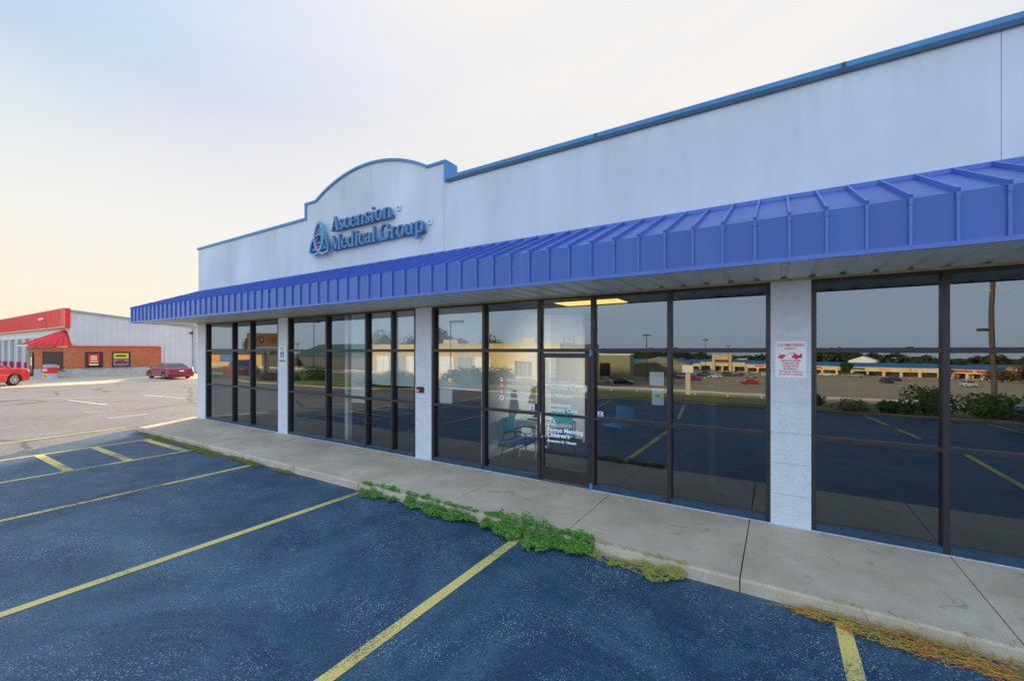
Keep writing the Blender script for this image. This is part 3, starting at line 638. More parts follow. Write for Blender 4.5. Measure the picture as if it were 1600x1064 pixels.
while y < 15:
    b.box(XL-.024, XL+.01, y-.011, y+.011, AB+.035, AT-.012)
    x1 = BX0 if y > 0 else BX0+y
    if x1 > XL+.06:
        f_ = (x1-XL)/AD; vs = []
        nn = Vector((-(AW-AT), 0, AD)).normalized()*.042
        for p in (Vector((XL-.026,y,AT-.014)), Vector((x1-.012,y,AT+(AW-AT)*f_))):
            for dy in (-.011,.011): vs += [tuple(p+Vector((0,dy,0))), tuple(p+Vector((0,dy,0))+nn)]
        b.add(vs, [(0,1,3,2),(4,6,7,5),(0,4,5,1),(2,3,7,6),(1,5,7,3),(0,2,6,4)])
    y += .2925
b.build('standing_seam', M_AWN2, aw)
# drip trim along the bottom, hip cap and wall flashing
b = MB(); b.box(XL-.022, XR+.022, -AD-.022, -AD+.004, AB-.006, AB+.036); b.box(XL-.022, XL+.004, -AD+.004, 15, AB-.006, AB+.036)
b.tube([(XL,-AD,AT+.01),(BX0,-.0,AW+.01)], .03, 6)
b.box(BX0-.05, BX1+.05, -.055, -.003, AW-.022, AW+.028)
b.build('trim', M_AWN2, aw)
# corrugated soffit
b = MB(); vs = []; n = 0; px = XL+.004; prof = []
while px < XR:
    prof += [(px, 0), (px+.205, 0), (px+.225, .032), (px+.265, .032), (px+.285, 0)]; px += .29
prof = [(x, z) for x, z in prof if x < XR]
for (x, z) in prof: vs += [(x, -AD+.005, AB+.012+z), (x, -.004, AB+.012+z)]
b.add(vs, [(2*i, 2*i+1, 2*i+3, 2*i+2) for i in range(len(prof)-1)])
b.box(XL+.004, BX0-.01, .0, 15, AB+.012, AB+.03)
b.build('soffit', M_SOFF, aw)
b = MB(); b.box(BX0-.03, BX1, -.05, -.006, ZS-.028, ZS-.004); b.build('soffit_trim', M_TRIMY, aw)

# interior: floor, ceiling, partitions
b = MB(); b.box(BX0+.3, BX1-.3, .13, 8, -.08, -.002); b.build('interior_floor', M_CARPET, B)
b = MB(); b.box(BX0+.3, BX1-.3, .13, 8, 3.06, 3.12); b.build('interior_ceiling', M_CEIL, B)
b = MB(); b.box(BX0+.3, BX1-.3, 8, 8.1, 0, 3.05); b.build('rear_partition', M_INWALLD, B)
b = MB(); b.prism([(-4.86,.35),(-4.74,.35),(-4.74,3.08),(-3.90,3.08),(-3.90,3.2),(-4.86,3.2)], 0, 3.05, 'Z'); b.build('partition', M_INWALL, B)
b = MB(); b.box(-4.738, -4.722, .36, 3.07, 0, .09); b.box(-4.72, -3.90, 3.062, 3.078, 0, .09); b.build('baseboard', M_FRAME, B)
for x0_, y0_ in ((-.95,1.2),(-11.1,.4),(-6.1,.4),(.1,.4)):
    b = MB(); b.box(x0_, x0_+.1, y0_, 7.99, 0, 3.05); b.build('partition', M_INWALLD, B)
b = MB(); b.box(-2.9, -2.75, 5.2, 5.3, 0, 2.2); b.box(-1.9, -1.75, 5.2, 5.3, 0, 2.2); b.box(-2.9, -1.75, 5.2, 5.3, 2.2, 2.3); b.build('inner_door_frame', M_INWALLD, B)
b = MB(); b.box(-8.92, -8.80, .3, .42, 0, 3.05); b.build('inner_post', M_INWALL, B)
# roller blinds
def blind(x0, x1, z0):
    b = MB(); n = int((x1-x0)/.06); vs = []
    for i in range(n+1):
        x = x0+(x1-x0)*i/n; yy = .105+.006*(i % 2)
        vs += [(x, yy, z0), (x, yy, 3.02)]
    b.add(vs, [(2*i, 2*i+1, 2*i+3, 2*i+2) for i in range(n)]); b.box(x0, x1, .115, .17, 2.98, 3.04); b.build('window_blind', M_BLIND, B)
blind(-8.42, -7.83, .98); blind(-7.70, -6.34, 1.42); blind(-5.72, -4.62, 1.42)
b = MB(); b.box(-5.70, -5.38, .10, .12, 1.14, 1.41); b.build('window_blind', M_BLIND, B)
cl = thing('ceiling_light', 'glowing yellow fluorescent ceiling panel seen through the glass above the door', 'ceiling light', (-2.85, .92, 3.055))
b = MB(); b.box(-.62, .62, -.32, .32, -.02, .0); b.build('frame', M_WHITE, cl)
b = MB(); b.box(-.58, .58, -.28, .28, -.028, -.021); b.build('diffuser', M_TUBE, cl)
pl = bpy.data.lights.new('room_fill_spot', 'SPOT'); pl.energy = 95; pl.color = (1, .96, .88); pl.shadow_soft_size = .0; pl.spot_size = radians(104); pl.spot_blend = 1; pl.specular_factor = 0; po = bpy.data.objects.new('room_fill_spot', pl); COL.objects.link(po); po.parent = cl; po.location = (.5, .9, -1.15)
po.rotation_euler = Vector((.88, -.30, .30)).to_track_quat('Z', 'Y').to_euler()  # added unseen spot hung below the panel to brighten the waiting room walls

# ------------------------------------------------------------------ channel letter sign
SG = thing('wall_sign', 'blue channel-letter sign with a three-loop emblem below the arched parapet', 'sign', (-8.8, 0, 4.5))
NIB = (.115, .042)
_zi = [0]
def stroke(mb, pts, org, sc, nib=NIB):
    th, tn = nib
    _zi[0] += 1; y0 = -.128-.0006*(_zi[0] % 9)
    P = [Vector((p[0], 0, p[1])) for p in pts]; vs = []
    for i, p in enumerate(P):
        d = (P[min(i+1, len(P)-1)]-P[max(i-1, 0)]); L = d.length or 1
        w = tn+(th-tn)*min(1, abs(d.z)/L)**1.4
        n = Vector((-d.z, 0, d.x))/L*w/2
        for q in (p+n, p-n):
            vs += [(org[0]+q.x*sc, y0, org[1]+q.z*sc), (org[0]+q.x*sc, -.06, org[1]+q.z*sc)]
    n_ = len(P)
    fs = [q for i in range(n_-1) for q in ((4*i,4*i+2,4*i+6,4*i+4),(4*i+1,4*i+3,4*i+7,4*i+5),(4*i,4*i+1,4*i+5,4*i+4),(4*i+2,4*i+3,4*i+7,4*i+6))]+[(0,1,3,2),(4*n_-4,4*n_-3,4*n_-1,4*n_-2)]
    mb.add(vs, fs)
def arcp(cx, cz, rx, rz, a0, a1, n=14): return [(cx+rx*cos(radians(a)), cz+rz*sin(radians(a))) for a in frange(a0, a1, n)]
def stemp(x, z0, z1): return [(x, z0), (x, z1)]
def ser(x, z, w=.12): return [(x-w, z), (x+w, z)]
XH = .50
GL = {
 'A': (.66, [([(.08,.02),(.31,.70)],'t'), ([(.31,.70),(.56,.02)],'T'), ([(.17,.24),(.46,.24)],0), (ser(.08,.02,.09),0), (ser(.56,.02,.11),0)]),
 's': (.42, [([(.35,.38),(.33,.45),(.25,.48),(.15,.47),(.08,.40),(.11,.31),(.20,.26),(.31,.20),(.35,.12),(.29,.04),(.18,.02),(.09,.04),(.06,.12)],0)]),
 'c': (.46, [(arcp(.26,.25,.20,.23,50,310),0), ([(.38,.45),(.385,.34)],0)]),
 'e': (.48, [(arcp(.26,.25,.20,.23,10,325),0), ([(.07,.27),(.44,.27)],0)]),
 'n': (.62, [(stemp(.13,.0,.47),0), (ser(.13,.02,.10),0), ([(.04,.46),(.13,.46)],0), ([(.16,.38),(.24,.46),(.34,.48),(.43,.43),(.46,.34),(.46,.02)],0), (ser(.46,.02,.10),0)]),
 'i': (.32, [(stemp(.15,.0,.47),0), (ser(.15,.02,.11),0), ([(.06,.46),(.15,.46)],0), ([(.15,.585),(.15,.69)],0)]),
 'o': (.52, [(arcp(.26,.25,.20,.23,0,360,20),0)]),
 'M': (.88, [([(.13,.02),(.13,.68)],'t'), ([(.15,.68),(.41,.04)],'T'), ([(.41,.04),(.68,.68)],'t'), (stemp(.70,.02,.68),0), (ser(.13,.02,.10),0), (ser(.13,.68,.09),0), (ser(.70,.02,.12),0), (ser(.72,.68,.09),0)]),
 'd': (.58, [(arcp(.23,.25,.17,.23,35,325),0), (stemp(.42,.0,.72),0), ([(.32,.71),(.42,.71)],0), ([(.42,.02),(.54,.02)],0)]),
 'a': (.50, [([(.09,.38),(.15,.46),(.26,.48),(.35,.42),(.36,.34),(.36,.02)],0), ([(.36,.02),(.46,.03)],0), ([(.36,.28),(.20,.25),(.09,.18),(.10,.07),(.20,.02),(.35,.10)],0)]),
 'l': (.31, [(stemp(.15,.0,.72),0), ([(.05,.71),(.15,.71)],0), (ser(.15,.02,.11),0)]),
 'G': (.74, [(arcp(.37,.35,.30,.33,48,315,20),0), (stemp(.60,.06,.32),0), (ser(.60,.32,.11),0), ([(.58,.66),(.59,.50)],0)]),
 'r': (.46, [(stemp(.14,.0,.47),0), (ser(.14,.02,.11),0), ([(.05,.46),(.14,.46)],0), ([(.17,.34),(.24,.45),(.33,.47),(.38,.42)],0)]),
 'u': (.62, [([(.13,.46),(.13,.15),(.18,.05),(.28,.02),(.40,.08)],0), (stemp(.46,.0,.47),0), ([(.04,.46),(.13,.46)],0), ([(.37,.46),(.46,.46)],0), ([(.46,.02),(.56,.02)],0)]),
 'p': (.58, [(stemp(.14,-.20,.47),0), (ser(.14,-.19,.11),0), ([(.05,.46),(.14,.46)],0), (arcp(.32,.25,.17,.23,150,-150),0)]),
 ' ': (.26, []),
}
def word(s, x0, x1, z, cap):
    sc = cap/.70; adv = sum(GL[c][0] for c in s); sx = (x1-x0)/(adv*sc)
    pen = 0.0
    for c in s:
        w, st = GL[c]
        if st:
            mb = MB()
            for pts, kind in st:
                nib = (.05,.04) if kind == 't' else ((.15,.06) if kind == 'T' else (.135,.055))
                stroke(mb, [((p[0]+pen)*sx, p[1]) for p in pts], (x0+8.8, z-4.5), sc, nib)
            mb.build('letter', M_LET, SG)
        pen += w
word('Ascension', -8.86, -6.82, 4.955, .32)
word('Medical Group', -8.86, -5.92, 4.515, .33)
# raceways behind the letters
b = MB(); b.box(0, -6.84+8.8, -.058, -.004, .47, .53); b.box(-.04, -5.94+8.8, -.058, -.004, .02, .085); b.box(-9.72+8.8, -8.92+8.8, -.05, -.004, .055, .115); b.build('raceway', M_RACE, SG)
for x0_, z0_ in ((2.02,.60),(2.90,.17)):
    b = MB(); b.box(x0_, x0_+.11, -.03, -.004, z0_, z0_+.10); jb = b.build('junction_box', M_STUC, SG)
    b = MB(); b.box(x0_+.04, x0_+.07, -.034, -.031, z0_+.045, z0_+.075); b.build('box_hole', M_BLACK, jb)
eo = (-9.30+8.8, 4.80-4.5)
mb = MB(); 
stroke(mb, [(-.20,-.20),(0,.30)], eo, 1, (.05,.035)); stroke(mb, [(0,.30),(.20,-.20)], eo, 1, (.09,.05)); stroke(mb, [(-.13,-.05),(.13,-.05)], eo, 1, (.05,.04)); stroke(mb, [(-.28,-.20),(-.12,-.20)], eo, 1); stroke(mb, [(.11,-.20),(.28,-.20)], eo, 1)
mb.build('letter', M_LET, SG)
# emblem loops: left and right sides of the tall top loop, and the lower arcs
def band(pts, m, y, wd=.045):
    bb = MB(); P = [Vector((p[0], 0, p[1])) for p in pts]; vs = []
    for i, p in enumerate(P):
        d = (P[min(i+1, len(P)-1)]-P[max(i-1, 0)]).normalized(); n = Vector((-d.z, 0, d.x))*wd/2
        for q in (p+n, p-n): vs += [(eo[0]+q.x, y, eo[1]+q.z), (eo[0]+q.x, y+.09, eo[1]+q.z)]
    n_ = len(P); bb.add(vs, [q for i in range(n_-1) for q in ((4*i,4*i+2,4*i+6,4*i+4),(4*i+1,4*i+3,4*i+7,4*i+5),(4*i,4*i+1,4*i+5,4*i+4),(4*i+2,4*i+3,4*i+7,4*i+6))]+[(0,1,3,2),(4*n_-4,4*n_-3,4*n_-1,4*n_-2)])
    bb.build('emblem_loop', m, SG)
def half(k, part=(0,1), Rr=.355, sx=1.0, sz=1.15):
    a0 = radians(270+120*k); c = (Rr/sqrt(3)*cos(a0), Rr/sqrt(3)*sin(a0))
    return [(sx*(c[0]+Rr*cos(a0+pi/2+pi*t)), sz*(c[1]+Rr*sin(a0+pi/2+pi*t))-.03) for t in frange(part[0], part[1], 14)]
M_ELB = mat('emblem_blue', (.08, .24, .46), .4)
band(half(0), M_ELB, -.150); band(half(1, (0,.5)), M_PINK, -.156); band(half(1, (.5,1)), M_PINK, -.153)
band(half(2, (0,.5)), M_TEAL, -.159); band(half(2, (.5,1)), M_TEAL, -.162)

# ------------------------------------------------------------------ signs and box on the pillars
TS = thing('tow_sign', 'white rectangular customer parking sign with red lettering and a tow truck on the pillar', 'sign', (.13, -.012, 1.84))
def rrect(x0, x1, z0, z1, r, n=5):
    P = []
    for cx, cz, a in ((x1-r,z0+r,270),(x1-r,z1-r,0),(x0+r,z1-r,90),(x0+r,z0+r,180)): P += [(cx+r*cos(radians(a+90*i/n)), cz+r*sin(radians(a+90*i/n))) for i in range(n+1)]
    return P
b = MB(); b.prism(rrect(-.16, .16, 0, .45, .015), -.006, -.001); b.build('panel', M_WHITE, TS)
yy = -.0075
for s, z, sz, xs_ in [('CUSTOMER PARKING', .385, .048, .62), ('ONLY', .345, .040, 1.15), ('UNAUTHORIZED', .195, .036, .8), ('CARS WILL BE', .160, .034, .8), ('TOWED AWAY', .128, .032, .8), ('By Rideout', .095, .036, .9), ('Wrecker Service', .060, .038, .95), ('at owners expense', .030, .034, .95)]:
    text('lettering', s, sz, M_RED, TS, (0, yy, z), ext=.0005, bold=.0006, align='CENTER', xs=xs_)
b = MB()
def pr(pts, dy=0): b.prism([(x*.001, z*.001) for x, z in pts], yy-.001-dy, yy+.0005-dy)
pr([(-132,238),(-132,262),(-112,272),(-92,276),(-78,284),(-62,284),(-52,266),(-50,258),(-75,256),(-80,246),(-100,240)])
pr([(-133,294),(-130,298),(-92,280),(-97,276)], .0004)
pr([(-60,262),(-54,258),(-8,300),(22,303),(22,297),(-6,294)], .0008)
pr([(12,242),(12,262),(26,270),(38,296),(22,300),(24,305),(46,302),(60,284),(78,272),(92,276),(96,294),(118,296),(118,242),(80,242),(74,250),(48,250),(42,242)], .0012)
for cx, cz in ((-90, 243), (60, 241)):
    b.prism([(cx*.001+.019*cos(t), cz*.001+.015*sin(t)) for t in frange(0, 2*pi, 16)[:-1]], yy-.003, yy-.0025)
b.build('pictogram', M_RED, TS)
AS = thing('accessible_parking_sign', 'small white and green reserved parking sign with blue wheelchair square on the second pillar', 'sign', (-11.08, -.012, 1.84))
b = MB(); b.prism(rrect(-.15, .15, 0, .46, .02), -.006, -.001); b.build('panel', M_WHITE, AS)
b = MB(); b.prism(rrect(-.085, .085, .14, .30, .01), -.009, -.0065); b.build('symbol_field', M_BLUE, AS)
b = MB(); b.tube([(0,-.0105,.275),(0,-.0095,.275)], .012, 10); b.box(-.01,.006,-.0105,-.0095,.215,.26); b.box(-.005,.045,-.0106,-.0096,.205,.22); b.box(.035,.05,-.0107,-.0097,.165,.213)
for a in range(110, 350, 15): b.box(.04*cos(radians(a))-.007-.005, .04*cos(radians(a))+.007-.005, -.0104-.00001*a*.1, -.0094, .195+.04*sin(radians(a))-.007, .195+.04*sin(radians(a))+.007)
b.build('wheelchair_symbol', M_VINYL, AS)
text('lettering', 'RESERVED', .05, M_GREEN, AS, (0, -.0085, .39), ext=.0005, bold=.001, align='CENTER', xs=.85); text('lettering', 'PARKING', .05, M_GREEN, AS, (0, -.0085, .335), ext=.0005, bold=.001, align='CENTER', xs=.95)
b = MB(); b.prism(rrect(-.135, .135, .03, .10, .008), -.009, -.0065); b.build('arrow_field', M_GREEN, AS)
AC = thing('access_keypad', 'small black key box with a red corner on the third pillar', 'key box', (-6.10, -.012, 1.33))
b = MB(); b.box(-.085, .085, -.05, 0, 0, .115); b.build('housing', M_BLACK, AC, bevel=.008)
b = MB(); b.box(-.07, -.01, -.054, -.0505, .075, .10); b.build('red_label', M_RED, AC)
b = MB(); b.box(-.07, .0, -.054, -.0505, .02, .06); b.build('button_plate', M_SILVER, AC)

# ------------------------------------------------------------------ waiting room furniture
def chair(label, loc, rz, backmat):
    c = thing('office_chair', label, 'chair', loc, rz, 'waiting room chairs')
    b = MB(); b.box(-.25, .25, -.24, .24, .42, .49); b.build('seat', M_CHAIRB, c, bevel=.03, smooth=True)
    b = MB(); vs = []
    for i in range(7):
        t = i/6; xx = -.25+.5*t; dy = .26-.05*sin(pi*t)*-1
        for z, k in ((.56, 0), (.72, .02), (.86, .05)): vs += [(xx, dy+k, z), (xx, dy+k+.04, z)]
    fs = []
    for i in range(6):
        o_ = 6*i
        for j in range(2): fs += [(o_+2*j, o_+2*j+2, o_+2*j+8, o_+2*j+6), (o_+2*j+1, o_+2*j+3, o_+2*j+9, o_+2*j+7)]
        fs += [(o_, o_+1, o_+7, o_+6), (o_+4, o_+5, o_+11, o_+10)]
    fs += [(0,2,3,1),(2,4,5,3),(36,38,39,37),(38,40,41,39)]
    b.add(vs, fs); b.build('backrest', backmat, c)
    for sx in (-1, 1):
        b = MB(); b.tube([(sx*.27,-.25,0),(sx*.28,-.22,.42),(sx*.285,-.20,.64),(sx*.28,-.10,.67),(sx*.28,.12,.66),(sx*.25,.28,.60)], .013, 6); b.tube([(sx*.27,.34,0),(sx*.25,.24,.44),(sx*.24,.30,.62)], .012, 6)
        b.build('leg', M_BLACK, c, smooth=True)
    return c
chair('blue and teal chair facing the small white table beside the door', (-4.17, .72, 0), radians(95), M_CHAIRT)
chair('teal backed chair against the white wall behind the glass door', (-3.92, 1.95, 0), radians(25), M_CHAIRT)
chair('dim blue chair seen behind the pane right of the door', (-3.12, 3.3, 0), radians(-15), M_CHAIRB)  # backrest coloured darker blue to stand in for the dim light there
TB = thing('side_table', 'small white wooden table holding the lamp left of the door', 'table', (-4.28, 1.38, 0))
b = MB(); b.box(-.24, .26, -.32, .32, .74, .78); b.build('tabletop', M_WHITE, TB, bevel=.006)
b = MB(); b.box(-.19, .21, -.27, .27, .63, .738); b.build('apron', M_WHITE, TB)
for sx in (-.18, .20):
    for sy in (-.26, .26):
        b = MB(); b.tube([(sx, sy, 0), (sx, sy, .2), (sx, sy, .63)], [.014, .02, .024], 8); b.build('leg', M_WHITE, TB, smooth=True)
b = MB(); b.box(-.18, .20, -.26, .26, .16, .18); b.build('shelf', M_WHITE, TB)
LP = thing('table_lamp', 'table lamp with a pale green pleated shade on the white table', 'lamp', (-4.26, 1.45, .782)); LP.scale = (1.1,1.1,1.12)
b = MB(); b.tube([(0,0,0),(0,0,.02),(0,0,.05),(0,0,.16),(0,0,.3),(0,0,.36)], [.07,.07,.02,.035,.02,.012], 10); b.build('base', M_BLACK, LP, smooth=True)
b = MB(); b.tube([(0,0,.28),(0,0,.40),(0,0,.58)], [.16,.125,.075], 14, cap=False); b.build('lamp_shade', M_LAMPSH, LP)
TR = thing('paper_tray', 'black tray of leaflets lying on the white table under the lamp', 'tray', (-4.16, 1.22, .782))
b = MB(); b.box(-.12, .12, -.09, .09, 0, .02); b.build('tray', M_BLACK, TR); b = MB(); b.box(-.10, .10, -.07, .07, .021, .032); b.build('leaflet', M_WHITE, TR)

# ------------------------------------------------------------------ weeds along the kerb
def leaf(b, p, n, s, tw):
    n = n.normalized(); a = n.orthogonal().normalized(); a = Matrix.Rotation(tw, 3, n) @ a; c = n.cross(a)
    b.add([tuple(p-a*s), tuple(p+c*s*.7), tuple(p+a*s), tuple(p-c*s*.7)], [(0,1,2,3)])
def clover(name, label, x0, x1, wid, n, m, hgt=.09, size=.011, prof=None):
    b = MB()
    for i in range(n):
        for _ in range(20):
            t = random.random(); x = x0+(x1-x0)*t
            w = wid*(sin(pi*min(1, max(0, t)))**.45)*(.55+.9*abs(noise.noise(Vector((x*2.3, 0, 3)))))*(prof(t) if prof else 1)
            d = random.random()
            if noise.noise(Vector((x*7, d*5, 1))) > -.25: break
        y = -1.70+.13*(hgt/.17)*abs(noise.noise(Vector((x*4, 2, 2))))*2*(sin(pi*t)**.5)-(w+.03)*d
        hh = hgt*(.4+.6*noise.noise(Vector((x*5, y*5, 0)))+.4)*(1-.6*d)*random.uniform(.55, 1.1)
        z = -.125+max(.008, hh)
        if d < .25 and hgt > .12: z = -.125+(z+.125)*1.35
        if y > -1.70 and hgt < .12: y = -1.705-random.random()*.03
        if y > -1.72: z = max(z, .004+.045*random.random())
        nv = Vector((random.uniform(-.6,.6), random.uniform(-.9,.3), 1)); p = Vector((x, y, z)); s = size*random.uniform(.6, 1.25)
        for k in range(3):
            a = k*2.09+random.random(); leaf(b, p+Vector((cos(a), sin(a), 0))*s*.9, nv+Vector((cos(a), sin(a), 0))*.35, s*.75, a)
    return tag(b.build(name, m), label, 'weeds', kind='stuff')
clover('weeds', 'thick bright green clover spilling over the kerb at the head of the second yellow line', -3.30, -1.78, .46, 4200, L_CLOVER, .17, .0155)
clover('weeds', 'bright green clover tuft between the two middle yellow lines', -4.75, -3.42, .30, 1900, L_CLOVER, .15, .015)
clover('weeds', 'low green tuft just right of the third yellow line', -5.75, -4.9, .26, 900, L_CLOVER, .13, .015)
clover('weeds', 'sparse olive leaves trailing right of the clover mass', -1.85, -1.02, .30, 700, L_DRY, .07, .010)
clover('weeds', 'small leafy tuft with an orange tip before the wide concrete joint', -1.22, -.78, .34, 500, L_DRY, .10, .011)
def stems(name, label, x0, x1, wid, n, L, m, hgt=.1, leafn=0, lm=None, r=.0022):
    b = MB(); b.use(m)
    for i in range(n):
        t = random.random()**.85; x = x0+(x1-x0)*t; w = wid*(.35+.65*t)
        p = Vector((x, -1.73-random.random()*w, -.12+random.random()*.03))
        a = random.uniform(-.7, .7)+(pi if random.random() < .35 else 0); el = random.uniform(-.05, .55); path = [tuple(p)]; l = L*random.uniform(.4, 1.2)
        for k in range(5):
            a += random.uniform(-.45, .45); el -= .16; p = p+Vector((cos(a)*cos(el), sin(a)*cos(el)*.55, sin(el)*hgt*5+.03*random.random()))*l/5; p.z = max(-.122, p.z)
            if p.y > -1.70: p.z = max(p.z, .004)
            path.append(tuple(p))
        b.tube(path, [r, r, r*.9, r*.8, r*.7, r*.4], 4, cap=False)
        if leafn and random.random() < leafn:
            b.use(lm)
            for k in range(5): leaf(b, p+Vector((random.uniform(-.02,.02), random.uniform(-.02,.02), random.uniform(0,.015))), Vector((random.uniform(-.5,.5), random.uniform(-.5,.5), 1)), .008, k)
            b.use(m)
    return tag(b.build(name, None), label, 'weeds', kind='stuff')
stems('dry_weeds', 'tangle of dry orange stems along the kerb at the lower right', .12, 2.1, .36, 430, .24, L_STEM, .2, .6, L_DRY, .0028)
clover('weeds', 'small yellow green leaves scattered among the dry stems at the lower right', .2, 2.1, .42, 900, L_DRY, .09, .009)
stems('dry_weeds', 'low line of yellow grass at the far front corner of the sidewalk', -15.2, -12.6, .22, 700, .14, L_GRASSY, .22, 0, None, .003)
stems('dry_weeds', 'olive and rust grass tuft before the fourth yellow line', -12.6, -10.4, .24, 750, .16, L_GRASSY, .25, .3, L_DRY, .003)
stems('dry_weeds', 'grass tuft at the head of the line nearest the hatched bay', -10.1, -8.75, .16, 420, .14, L_GRASSY, .25, .5, L_CLOVER, .003)
stems('dry_weeds', 'tiny grass tuft alone on the kerb between two yellow lines', -8.25, -7.75, .10, 130, .10, L_GRASSY, .2, .6, L_DRY, .003)
b = MB()
for i in range(1100):
    t = random.random(); x = -16.9+1.35*(1-t)+random.uniform(-.08,.08); y = -1.66+ (1.9)*(t); x = -15.5-(y+1.7)*.42-random.random()*.22
    h = random.uniform(.02, .09)*(1.6 if random.random() < .06 else 1); a = random.uniform(0, 6.28); d = Vector((cos(a), sin(a), 0))*.006
    p = Vector((x, y, -.132)); b.add([tuple(p-d), tuple(p+d), tuple(p+d*.3+Vector((random.uniform(-.02,.02), random.uniform(-.02,.02), h)))], [(0,1,2)])
tag(b.build('weeds', L_YEL), 'bright yellow grass growing along the left end of the sidewalk', 'weeds', kind='stuff')

# ------------------------------------------------------------------ vehicles
CARPAR = {
 'sedan': dict(L=4.75, W=1.80, low=[(-2.36,.50),(-2.30,.74),(-2.15,.94),(-1.50,1.00),(.75,.96),(1.50,.86),(2.10,.72),(2.36,.55),(2.33,.30)], green=[(-1.66,.98),(-.88,1.38),(-.30,1.46),(.25,1.42),(1.02,.95)], ax=(-1.36,1.42), r=.33, h=.2),
 'suv':   dict(L=4.75, W=1.88, low=[(-2.36,.45),(-2.34,.80),(-2.28,1.08),(-1.50,1.10),(.75,1.06),(1.55,1.00),(2.15,.88),(2.36,.62),(2.33,.32)], green=[(-2.20,1.07),(-1.95,1.62),(-1.0,1.72),(.25,1.68),(1.10,1.04)], ax=(-1.40,1.42), r=.37, h=.24),
 'pickup':dict(L=5.85, W=1.98, low=[(-2.92,.55),(-2.90,1.18),(-1.0,1.18),(-.98,1.18),(1.15,1.14),(1.40,1.17),(2.35,1.14),(2.76,1.08),(2.90,.92),(2.90,.42)], green=[(-1.05,1.15),(-.92,1.80),(-.2,1.88),(.72,1.84),(1.66,1.12)], ax=(-1.85,1.88), r=.40, h=.30),
}
def wheel_mb(r, w):
    t = MB(); n = 24
    prof = [(-w/2, r*.62),(-w/2, r*.93),(-w/2+.03, r),(w/2-.03, r),(w/2, r*.93),(w/2, r*.62)]
    vs = [(rr*cos(2*pi*k/n), y, rr*sin(2*pi*k/n)) for y, rr in prof for k in range(n)]
    fs = [(j*n+k, j*n+(k+1)%n, (j+1)*n+(k+1)%n, (j+1)*n+k) for j in range(5) for k in range(n)]
    t.add(vs, fs); return t
def rim_mb(r, w):
    t = MB(); n = 24; y = -w/2+.02
    vs = [(rr*cos(2*pi*k/n), yy, rr*sin(2*pi*k/n)) for rr, yy in ((r*.64, y-.02), (r*.56, y-.02), (r*.54, y+.05), (.0001, y+.05)) for k in range(n)]
    t.add(vs, [(j*n+k, j*n+(k+1)%n, (j+1)*n+(k+1)%n, (j+1)*n+k) for j in range(3) for k in range(n)])
    for k in range(6):
        a = 2*pi*k/6; M_ = Matrix.Rotation(a, 4, 'Y')
        t.box(.02, r*.58, y-.015, y+.03, -r*.07, r*.07, M_)
    t.tube([(0, y-.022, 0), (0, y+.03, 0)], r*.15, 10)
    return t
